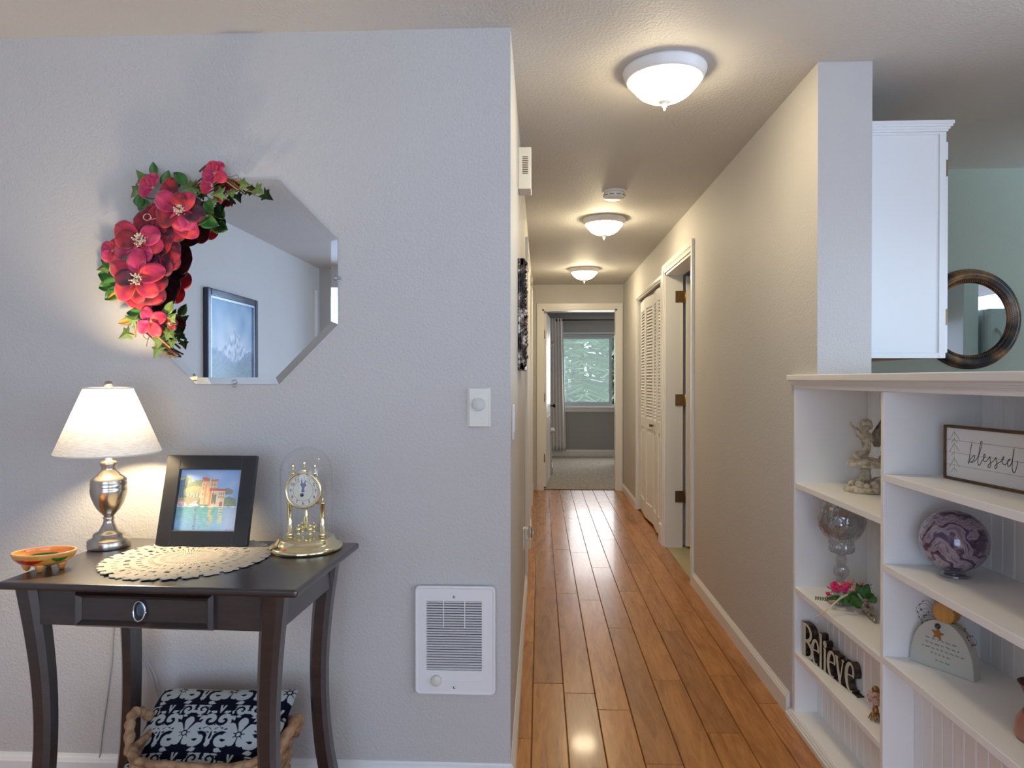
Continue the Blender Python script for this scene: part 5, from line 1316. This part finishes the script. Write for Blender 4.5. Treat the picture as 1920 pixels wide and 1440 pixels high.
# BELIEVE letters
dark_side = mat('dark_letter_side', (.035, .022, .016), .5); _n = noisetex(dark_side, coords(dark_side, 'World'), 60, 3); LK(dark_side, ramp(dark_side, _n, [(.45, (.015, .010, .008)), (.62, (.09, .05, .03))]), bsdf(dark_side).inputs['Base Color'])
cream = mat('cream_letter_face', (.55, .53, .42), .55)
q0, q1 = PZ(1505, 1228, .267), PZ(1611, 1312, .267); q0.z = q1.z = .2675
axb = (q1 - q0).normalized(); Lb = (q1 - q0).length; nb_ = Vector((-axb.y, axb.x, 0)); nb_ = nb_ if nb_.x < 0 else -nb_
t = thing('word_sign', 'freestanding wooden word Believe in cream letters with dark sides on the third shelf', 'sign', (q0 + q1) / 2)
HB = .128; TH = .026; wu = Lb / 3.05
def arc(cx, cy, rx, ry, a0, a1, n=14): return [(cx + rx * math.cos(R(a0 + (a1 - a0) * i / n)), cy + ry * math.sin(R(a0 + (a1 - a0) * i / n))) for i in range(n + 1)]
def letter(strokes, x0):
    mb = MB()
    for j, (pts, ws) in enumerate(strokes):
        if callable(ws): ws = [ws(i / (len(pts) - 1)) for i in range(len(pts))]
        eps = .00012 * j
        mb.ribbon([(x0 + x * wu, y * HB) for x, y in pts], [w * HB for w in ws] if isinstance(ws, list) else ws * HB, q0 - nb_ * (TH + 0), axb, Vector((0, 0, 1)), nb_ * (TH + eps), 0, 1)
    return mb.build('letter', [dark_side, cream], t, world=True)
bulge = lambda lo, hi: (lambda s: lo + (hi - lo) * math.sin(PI * s))
letter([([(.10, 0.02), (.10, .98)], .075), ([(-.04, .97), (.12, .97)], .02), ([(-.04, .03), (.12, .03)], .02),
        ([(.06, .975)] + arc(.20, .745, .30, .23, 90, -90) + [(.06, .515)], bulge(.022, .062)), ([(.06, .495)] + arc(.22, .255, .36, .235, 90, -90) + [(.06, .02)], bulge(.022, .072))], 0)
def small_e(x0, dy=0, s=1.0):
    letter([([(x, y * s + dy) for x, y in arc(.26, .36, .20, .335, 60, 300, 20)], lambda q: .018 + .052 * math.sin(PI * min(1, q * 1.05)) ** 1.2),
            ([(x, y * s + dy) for x, y in arc(.26, .50, .15, .20, 100, -30, 10)], .042), ([(.10, .40 * s + dy), (.43, .44 * s + dy)], .018)], x0 * wu)
small_e(.52)
letter([([(.10, .02), (.10, 1.0)], .060), ([(.0, .985), (.12, .985)], .022), ([(.03, .02), (.18, .02)], .02)], .97 * wu)
letter([([(.10, .02), (.10, .66)], .055), ([(.01, .65), (.11, .65)], .02), ([(.03, .02), (.19, .02)], .02), (arc(.11, .79, .045, .05, 0, 360, 14), .05), ([(.11, .66), (.11, .78)], .025)], 1.20 * wu)
small_e(1.42)
letter([([(.06, .69), (.25, .03)], .058), ([(.24, .03), (.40, .69)], .026), ([(-.02, .69), (.15, .69)], .02), ([(.33, .69), (.47, .69)], .02)], 1.86 * wu)
small_e(2.36, 0, 1.08)
letter([([(.0, .012), (2.9, .012)], .012)], .05 * wu).name = 'base_strip'

# little ornament beside the divider
oc = PZ(1634, 1345, .267); oc = Vector((1.036, 2.148, .267))
t = thing('glass_ornament', 'tiny red and clear glass ornament on gold leaf foot beside the word sign', 'ornament', oc)
og = mat('marbled_red_glass', (.4, .05, .04), .12, coat=.6); _n = noisetex(og, coords(og, 'Object'), 55, 3, .6, 1.5)
LK(og, ramp(og, _n, [(.38, (.16, .01, .02)), (.48, (.62, .20, .09)), (.56, (.55, .52, .50)), (.66, (.30, .30, .32))]), bsdf(og).inputs['Base Color'])
MB().ball((0, 0, .068), .024, 20).build('glass_ball', og, t)
MB().lathe([(.004, .092), (.012, .094), (.008, .102), (0, .106)], n=12).build('cap', M['brass'], t)
mb = MB(); mb.lathe([(.005, .015), (.010, .030), (.005, .046)], (0, 0, 0), 10)
for i in range(9):
    a = 2 * PI * i / 9; mb.tube([(0, 0, .024), (.012 * math.cos(a), .012 * math.sin(a), .016), (.020 * math.cos(a), .020 * math.sin(a), .002)], [.005, .004, .0015], 5)
mb.build('gold_foot', M['brass'], t)

# blessed sign
s0 = Vector((1.109, 1.926, 1.0485)); axs = Vector((.032, -.27, 0)).normalized(); ns = Vector((axs.y, -axs.x, 0)); ns = ns if ns.x < 0 else -ns
LS, HS, TS = .42, .1465, .024
t = thing('word_plaque', 'white plank plaque reading blessed in a dark brown frame on the upper right shelf', 'sign', s0 + axs * LS / 2)
def sb(mb, a0, a1, z0, z1, d0, d1): mb.obox(s0 + axs * ((a0 + a1) / 2) + Vector((0, 0, (z0 + z1) / 2)) + ns * ((d0 + d1) / 2), axs * ((a1 - a0) / 2), Vector((0, 0, (z1 - z0) / 2)), ns * ((d1 - d0) / 2))
fw = .0065; mb = MB()
sb(mb, 0, fw, 0, HS, -TS, 0); sb(mb, LS - fw, LS, 0, HS, -TS, 0); sb(mb, fw, LS - fw, 0, fw, -TS, 0); sb(mb, fw, LS - fw, HS - fw, HS, -TS, 0)
mb.build('frame', M['frame_brown'], t, world=True, bevel=.0008)
pl = mat('whitewashed_plank', (.74, .72, .70), .7)
for i in range(4):
    h = (HS - 2 * fw) / 4; mb = MB(); sb(mb, fw, LS - fw, fw + i * h + .0004, fw + (i + 1) * h - .0004, -.012, -.0045); mb.build('plank', pl, t, world=True)
def onsign(cx, cy, d=-.0043):
    px, py = 1760 + cx / 10.2875, 790 + cy / 10.2857; r = _ray(px, py); o = s0 + ns * d; k = (o - CAM).dot(ns) / r.dot(ns); P = CAM + r * k
    return ((P - s0).dot(axs), P.z - s0.z)
ink = mat('grey_ink', (.045, .042, .05), .7)
strokes = [[(640, 420), (620, 520), (600, 650), (582, 770), (572, 822), (600, 760), (640, 700), (684, 660), (694, 690), (672, 740), (640, 775), (612, 792), (650, 792), (700, 760), (740, 715), (772, 660), (800, 580), (826, 480), (836, 400), (822, 384), (808, 420), (790, 520), (772, 640), (758, 740), (756, 810), (774, 850), (800, 830), (826, 780), (850, 740)],
           [(850, 740), (884, 700), (896, 660), (888, 630), (872, 650), (860, 700), (866, 750), (888, 776), (920, 768), (950, 730), (980, 690), (990, 680), (992, 740), (1000, 800), (1002, 850), (984, 890), (964, 894), (950, 872), (962, 840), (1000, 806), (1050, 770), (1090, 720), (1108, 696)],
           [(1108, 696), (1110, 760), (1122, 820), (1126, 870), (1108, 908), (1090, 908), (1080, 880), (1096, 846), (1140, 810), (1190, 780), (1230, 750), (1256, 712), (1254, 684), (1236, 700), (1222, 750), (1228, 800), (1256, 834), (1290, 836), (1320, 800), (1350, 760), (1384, 728)],
           [(1384, 728), (1352, 740), (1328, 790), (1334, 850), (1352, 872), (1380, 850), (1408, 800), (1424, 730), (1440, 640), (1456, 525), (1440, 620), (1424, 760), (1418, 880), (1428, 960), (1448, 994), (1474, 970), (1500, 900), (1518, 830), (1530, 765)]]
mb = MB()
for s_ in strokes:
    pts = smooth_path([onsign(*p) for p in s_], 5); mb.ribbon(pts, .0009, s0 + ns * -.0045, axs, Vector((0, 0, 1)), ns * .0004)
mb.build('lettering', ink, t, world=True)
pale = mat('pale_grey_print', (.42, .41, .39), .8); mb = MB()
mb.ribbon([onsign(300, 150), onsign(300, 990)], .0003, s0 + ns * -.0045, axs, Vector((0, 0, 1)), ns * .0003)
for (cy, dx, dy, w) in ((200, 95, 150, .0012), (330, 60, 90, .001), (420, 90, 160, .0012), (590, -60, 70, .001), (710, 95, 170, .0012), (890, 60, 80, .001)):
    for sg in ((-1, 1) if dx > 0 else (-1,)):
        mb.ribbon([onsign(300, cy), onsign(300 + sg * abs(dx), cy + dy)], w * .9, s0 + ns * -.0045, axs, Vector((0, 0, 1)), ns * .00035)
mb.build('arrow_print', pale, t, world=True)

# purple art glass sphere
sc_ = Vector((1.114, 1.884, .790))
t = thing('glass_sphere', 'large swirled purple art glass sphere on the middle right shelf', 'glass sphere', sc_)
pg = mat('swirled_purple_glass', (.3, .2, .35), .10, coat=.8)
v_ = coords(pg, 'Object', (1, 1, 1)); n1 = N(pg, 'ShaderNodeTexNoise'); n1.inputs['Scale'].default_value = 13; n1.inputs['Detail'].default_value = 2.5; LK(pg, v_, n1.inputs['Vector'])
vm = N(pg, 'ShaderNodeVectorMath'); vm.operation = 'MULTIPLY_ADD'; vm.inputs[1].default_value = (.15, .15, .15); LK(pg, n1.outputs['Color'], vm.inputs[0]); LK(pg, v_, vm.inputs[2])
wv = N(pg, 'ShaderNodeTexWave'); wv.inputs['Scale'].default_value = 8.5; wv.inputs['Distortion'].default_value = 5.5; wv.inputs['Detail'].default_value = 3; wv.inputs['Detail Scale'].default_value = 1.8; wv.bands_direction = 'DIAGONAL'; LK(pg, vm.outputs[0], wv.inputs['Vector'])
mf = N(pg, 'ShaderNodeMix'); mf.data_type = 'FLOAT'; mf.inputs['Factor'].default_value = .38; LK(pg, wv.outputs['Fac'], mf.inputs['A']); LK(pg, noisetex(pg, vm.outputs[0], 17, 3, .6, 1.2), mf.inputs['B'])
LK(pg, ramp(pg, mf.outputs['Result'], [(.18, (.040, .014, .050)), (.30, (.12, .06, .12)), (.40, (.26, .20, .24)), (.50, (.36, .32, .35)), (.58, (.15, .10, .25)), (.66, (.28, .20, .18)), (.74, (.32, .28, .31)), (.85, (.10, .05, .11))]), bsdf(pg).inputs['Base Color'])
MB().ball((0, 0, .0955), .0825, 40).build('glass_ball', pg, t)
MB().lathe([(0, 0), (.034, 0), (.036, .003), (.033, .008), (.027, .012), (.024, .018), (.020, .018), (.0, .014)], n=32).build('clear_stand', M['crystal'], t)

# angel block
a0, a1 = Vector((1.048, 1.976, .5245)), Vector((1.137, 1.8346, .5245)); axa = (a1 - a0).normalized(); La = (a1 - a0).length; na = Vector((-axa.y, axa.x, 0)); na = na if na.x < 0 else -na
t = thing('angel_block', 'half round grey angel block with wooden ball head on the lower right shelf', 'angel ornament', (a0 + a1) / 2 - na * .018)
blk = mat('grey_white_block', (.50, .49, .43), .75)
poly = [(0, 0), (La, 0)] + [(La / 2 + La / 2 * (math.cos(PI * i / 24)), .136 * math.sin(PI * i / 24) ** .86) for i in range(1, 24)]
MB().prism(poly, a0 - na * .037, axa, Vector((0, 0, 1)), na * .037).build('half_round_block', blk, t, world=True, bevel=.0015)
hc = a0 + axa * (La * .53) - na * .018 + Vector((0, 0, .158))
qa = Matrix((axa, Vector((0, 0, 1)), na)).transposed()
mb = MB()
mb.lathe([(0, -.018), (.0285, -.018), (.0295, -.015), (.0283, -.011), (.0297, -.006), (.0285, -.001), (.0297, .004), (.0285, .009), (.0297, .014), (.0275, .018), (0, .018)], hc, 32, axis=qa); mb.build('wooden_head', M['pine'], t, world=True)
mb = MB(); rr = random.Random(2)
for k in range(9):
    pts = [hc + Vector((0, 0, .027)) + axa * (.020 * math.sin(j * .9 + k)) + na * (.022 * math.cos(j * .7 + k * 1.3)) + Vector((0, 0, .006 + .005 * math.sin(j * 1.7 + k))) for j in range(10)]
    mb.tube(smooth_path(pts, 3), .0007, 5)
mb.build('copper_wire_halo', mat('copper', (.35, .15, .06), .3, 1.0), t, world=True)
st_c = a0 + axa * (La * .455) + Vector((0, 0, .098)) + na * .0005
star = [((.0175 if i % 2 == 0 else .0075) * math.sin(PI * i / 5 + .12), (.0175 if i % 2 == 0 else .0075) * math.cos(PI * i / 5 + .12)) for i in range(10)]
mb = MB(); o2 = st_c; n0 = len(mb.v)
vs = [o2 + na * .004] + [o2 + axa * x + Vector((0, 0, y)) + na * .003 for x, y in star] + [o2 + axa * x + Vector((0, 0, y)) for x, y in star]
mb.add(vs, [(0, 1 + i, 1 + (i + 1) % 10) for i in range(10)] + [(1 + i, 11 + i, 11 + (i + 1) % 10, 1 + (i + 1) % 10) for i in range(10)]); mb.build('rusty_star', mat('rusty_orange', (.35, .13, .02), .55), t, world=True)
mb = MB(); mb.lathe([(.0075, 0), (.0075, .003), (.004, .006), (0, .007)], st_c + Vector((0, 0, .0215)), 18, axis=qa); mb.build('button', mat('dark_button', (.05, .035, .03), .3), t, world=True)
for sg, base in ((-1, .05), (1, .62)):
    mb = MB(); rr = random.Random(20 + sg)
    root = a0 + axa * (La * (.5 + sg * .05)) - na * .018 + Vector((0, 0, .128))
    for k in range(5):
        ex1 = sg * rr.uniform(.045, .080); zz = rr.uniform(-.02, .028) - (.03 if sg > 0 else 0)
        pts = smooth_path([root, root + axa * ex1 * .6 + Vector((0, 0, zz + .02)), root + axa * ex1 + Vector((0, 0, zz)), root + axa * ex1 * .8 + Vector((0, 0, zz - .016)), root + axa * ex1 * .4 + Vector((0, 0, zz - .006))], 4)
        mb.tube(pts, .0004, 4)
        for q in range(2, len(pts), 4): mb.ball(pts[q], .0022, 6)
    mb.build('beaded_wire_wing', M['twig'], t, world=True)
verse = MB(); rr = random.Random(77)
for (xa, xb, z) in ((.26, .76, .080), (.25, .80, .067), (.20, .86, .054), (.34, .66, .041), (.42, .58, .024)):
    x = xa
    while x < xb:
        wl = rr.uniform(.03, .09); n = max(3, int(wl / .012)); pts = []
        for i in range(n * 3):
            q = x + wl * i / (n * 3); pts.append((q * La, z - (q - .5) * .004 + .0026 * math.sin(i * 2.1 + rr.uniform(-.6, .6)) + (.002 if rr.random() < .15 else 0)))
        verse.ribbon(smooth_path(pts, 2), .00022, a0 + na * .0001, axa, Vector((0, 0, 1)), na * .0003); x += wl + .022
verse.build('handwritten_verse', mat('faded_ink', (.20, .19, .17), .8), t, world=True)

# copper vase at the right edge
vc = Vector((1.095, 1.545, .5245))
t = thing('flared_vase', 'flared copper and bronze vase on the lower right shelf at the edge of the frame', 'vase', vc)
cop = mat('copper_glaze', (.40, .12, .05), .28, .5); _n = N(cop, 'ShaderNodeSeparateXYZ'); tc = N(cop, 'ShaderNodeTexCoord'); LK(cop, tc.outputs['Generated'], _n.inputs[0])
LK(cop, ramp(cop, _n.outputs['Z'], [(0, (.45, .22, .18)), (.45, (.50, .22, .16)), (.52, (.16, .05, .03)), (.85, (.30, .10, .05)), (1, (.07, .06, .07))]), bsdf(cop).inputs['Base Color'])
MB().lathe([(0, 0), (.040, 0), (.044, .01), (.040, .04), (.024, .068), (.021, .082), (.025, .100), (.036, .122), (.0375, .124), (.034, .121), (.022, .098), (.018, .082), (.020, .07), (0, .06)], n=40, cap=False).build('vase_body', cop, t)

# ------------------------------------------------------------------ kitchen: wall cabinet, round mirror, things it reflects
CX0, CX1, CY0, CY1, CZ0, CZ1 = XP + .001, 1.495, 2.585, 3.18, 1.398, 2.232
cb = thing('wall_cabinet', 'white kitchen wall cabinet with crown moulding beside the wall end', 'cabinet', ((CX0 + CX1) / 2, (CY0 + CY1) / 2, CZ0))
CM = M['cab_white']
MB().box(CX0, CX1 - .018, CY0 + .006, CY1, CZ0 + .012, CZ1).build('body', CM, cb, world=True)
mb = MB(); mb.box(CX1 - .024, CX1, CY0, CY1, CZ0, CZ1); mb.box(CX0, CX1 - .024, CY0, CY0 + .008, CZ0, CZ0 + .020); mb.box(CX0, CX1 - .024, CY0, CY0 + .008, CZ1 - .010, CZ1); mb.build('face_frame', CM, cb, world=True, bevel=.0015)
dd = MB().box(CX1 + .001, CX1 + .019, CY0 + .02, CY1 - .02, CZ0 + .02, CZ1 - .03).build('cabinet_door', CM, cb, world=True, bevel=.003)
for z in (2.10, 1.55):
    MB().box(CX1, CX1 + .008, CY0 + .004, CY0 + .022, z - .03, z + .03).build('hinge', M['bronze'], dd, world=True)
mb = MB()
for i, (d, z0, z1) in enumerate(((.004, CZ1, CZ1 + .008), (.009, CZ1 + .008, CZ1 + .016), (.015, CZ1 + .016, CZ1 + .024), (.019, CZ1 + .024, CZ1 + .036))):
    mb.box(CX0, CX1 + d, CY0 - d, CY1, z0, z1)
mb.build('crown_moulding', CM, cb, world=True)
MB().box(CX0, CX1 - .024, CY0 + .008, CY1, CZ0 + .004, CZ0 + .012).build('underside', mat('raw_birch', (.42, .24, .10), .6), cb, world=True)
MB().lathe([(.004, 0), (.003, .002), (0, .002)], (CX0 + .06, CY0 + .30, CZ0 + .003), 10).build('screw', M['dark'], cb, world=True)

km = PY(1816, 598.8, 3.74); Rm = (PY(1816, 505, 3.74) - PY(1816, 692.6, 3.74)).z / 2
t = thing('round_mirror', 'round mirror in a ribbed antique bronze frame on the sage kitchen wall', 'mirror', (km.x, 3.74, km.z))
ab = mat('antique_bronze_frame', (.10, .055, .03), .35, .35, coat=.3)
_n = noisetex(ab, coords(ab, 'Object'), 9, 3); LK(ab, ramp(ab, _n, [(.40, (.020, .020, .025)), (.5, (.09, .05, .03)), (.62, (.28, .14, .06))]), bsdf(ab).inputs['Base Color'])
MB().lathe([(Rm, 0), (Rm, .010), (Rm * .985, .016), (Rm * .965, .014), (Rm * .955, .020), (Rm * .92, .032), (Rm * .86, .034), (Rm * .835, .026), (Rm * .82, .028), (Rm * .80, .022), (Rm * .775, .018), (Rm * .735, .014), (Rm * .72, .006)], n=72, axis='Y', cap=False).build('frame', ab, t)
mb = MB(); rb = Rm * .765
for i in range(110):
    a = 2 * PI * i / 110; mb.ball((rb * math.cos(a), -.0195, rb * math.sin(a)), .0052, 6)
o = mb.build('bead_ring', M['bronze'], t); o['kind'] = 'stuff'
MB().lathe([(0, .006), (Rm * .735, .006)], n=72, axis='Y', cap=False).build('mirror_glass', M['mirror'], t)

fg = thing('refrigerator', 'white refrigerator with curved handle seen in the round kitchen mirror', 'refrigerator', (3.4, 2.36, 0))
fe = mat('fridge_enamel', (.66, .70, .71), .3)
MB().box(3.03, 3.78, 1.98, 2.66, .02, 1.80).build('fridge_body', fe, fg, world=True, bevel=.01)
for (z0, z1) in ((.06, 1.16), (1.18, 1.80)):
    dr2 = MB().box(3.03, 3.78, 2.665, 2.725, z0, z1).build('fridge_door', fe, fg, world=True, bevel=.012)
    hb_ = (z0 + .35, z1 - .03) if z0 < 1 else (1.21, 1.66)
    MB().tube(smooth_path([(3.08, 2.725, hb_[0]), (3.08, 2.775, hb_[0] + .05), (3.10, 2.785, (hb_[0] + hb_[1]) / 2), (3.08, 2.775, hb_[1] - .05), (3.08, 2.725, hb_[1])], 6), .012, 8).build('handle', M['grey_plastic'], dr2, world=True)
pp = MB().box(2.90, 3.0, 1.98, 2.66, 0, 2.42).build('pantry_panel', CM, bevel=.004); tag(pp, 'tall white pantry panel beside the refrigerator seen in the round mirror', 'cabinet panel')
uc = thing('reflected_cabinet', 'white kitchen cabinet above the range seen in the round mirror', 'cabinet', (2.5, 2.3, 1.72))
MB().box(2.12, 2.895, 2.0, 2.42, 1.72, 2.40).build('body', CM, uc, world=True)
MB().box(2.14, 2.50, 2.421, 2.44, 1.78, 2.36).build('cabinet_door', CM, uc, world=True, bevel=.006); MB().box(2.52, 2.88, 2.421, 2.44, 1.78, 2.36).build('cabinet_door', CM, uc, world=True, bevel=.006)

# ------------------------------------------------------------------ bedroom furniture seen through the doorway
hu = thing('painted_hutch', 'cream painted tall hutch cabinet partly hidden behind the open bedroom door', 'cabinet', (-.29, 9.75, .008))
HM = mat('cream_paint', (.56, .50, .40), .5)
MB().box(-.77, .160, 9.48, 10.0, .10, .585).build('lower_body', HM, hu, world=True, bevel=.003)
MB().box(-.78, .180, 9.46, 10.02, .008, .10).build('plinth', HM, hu, world=True, bevel=.006)
MB().box(-.79, .200, 9.44, 10.04, .585, .61).build('waist_moulding', HM, hu, world=True, bevel=.006)
MB().box(-.77, .150, 9.56, 10.0, .61, 1.80).build('upper_body', HM, hu, world=True, bevel=.003)
mb = MB(); mb.box(-.78, .170, 9.54, 10.02, 1.80, 1.815); mb.box(-.79, .19, 9.52, 10.03, 1.815, 1.835); mb.box(-.80, .205, 9.50, 10.04, 1.835, 1.85); mb.build('cornice', HM, hu, world=True)
ns_ = thing('bedside_stand', 'dark bedside stand with a small knob just inside the bedroom doorway', 'nightstand', (1.55, 10.4, .008))
MB().box(1.170, 1.70, 10.2, 10.65, .08, .60).build('body', M['darkwood'], ns_, world=True, bevel=.004); MB().box(1.150, 1.72, 10.18, 10.67, .60, .62).build('top', M['darkwood'], ns_, world=True, bevel=.003)
mb = MB()
for x in (1.19, 1.68):
    for y in (10.22, 10.63): mb.box(x - .02, x + .02, y - .02, y + .02, .008, .08)
mb.build('feet', M['darkwood'], ns_, world=True)
MB().lathe([(.005, 0), (.005, .015), (.012, .022), (0, .028)], (1.170, 10.42, .52), 10, axis=Matrix(((0, 0, -1), (1, 0, 0), (0, 1, 0)))).build('knob', M['black'], ns_, world=True)
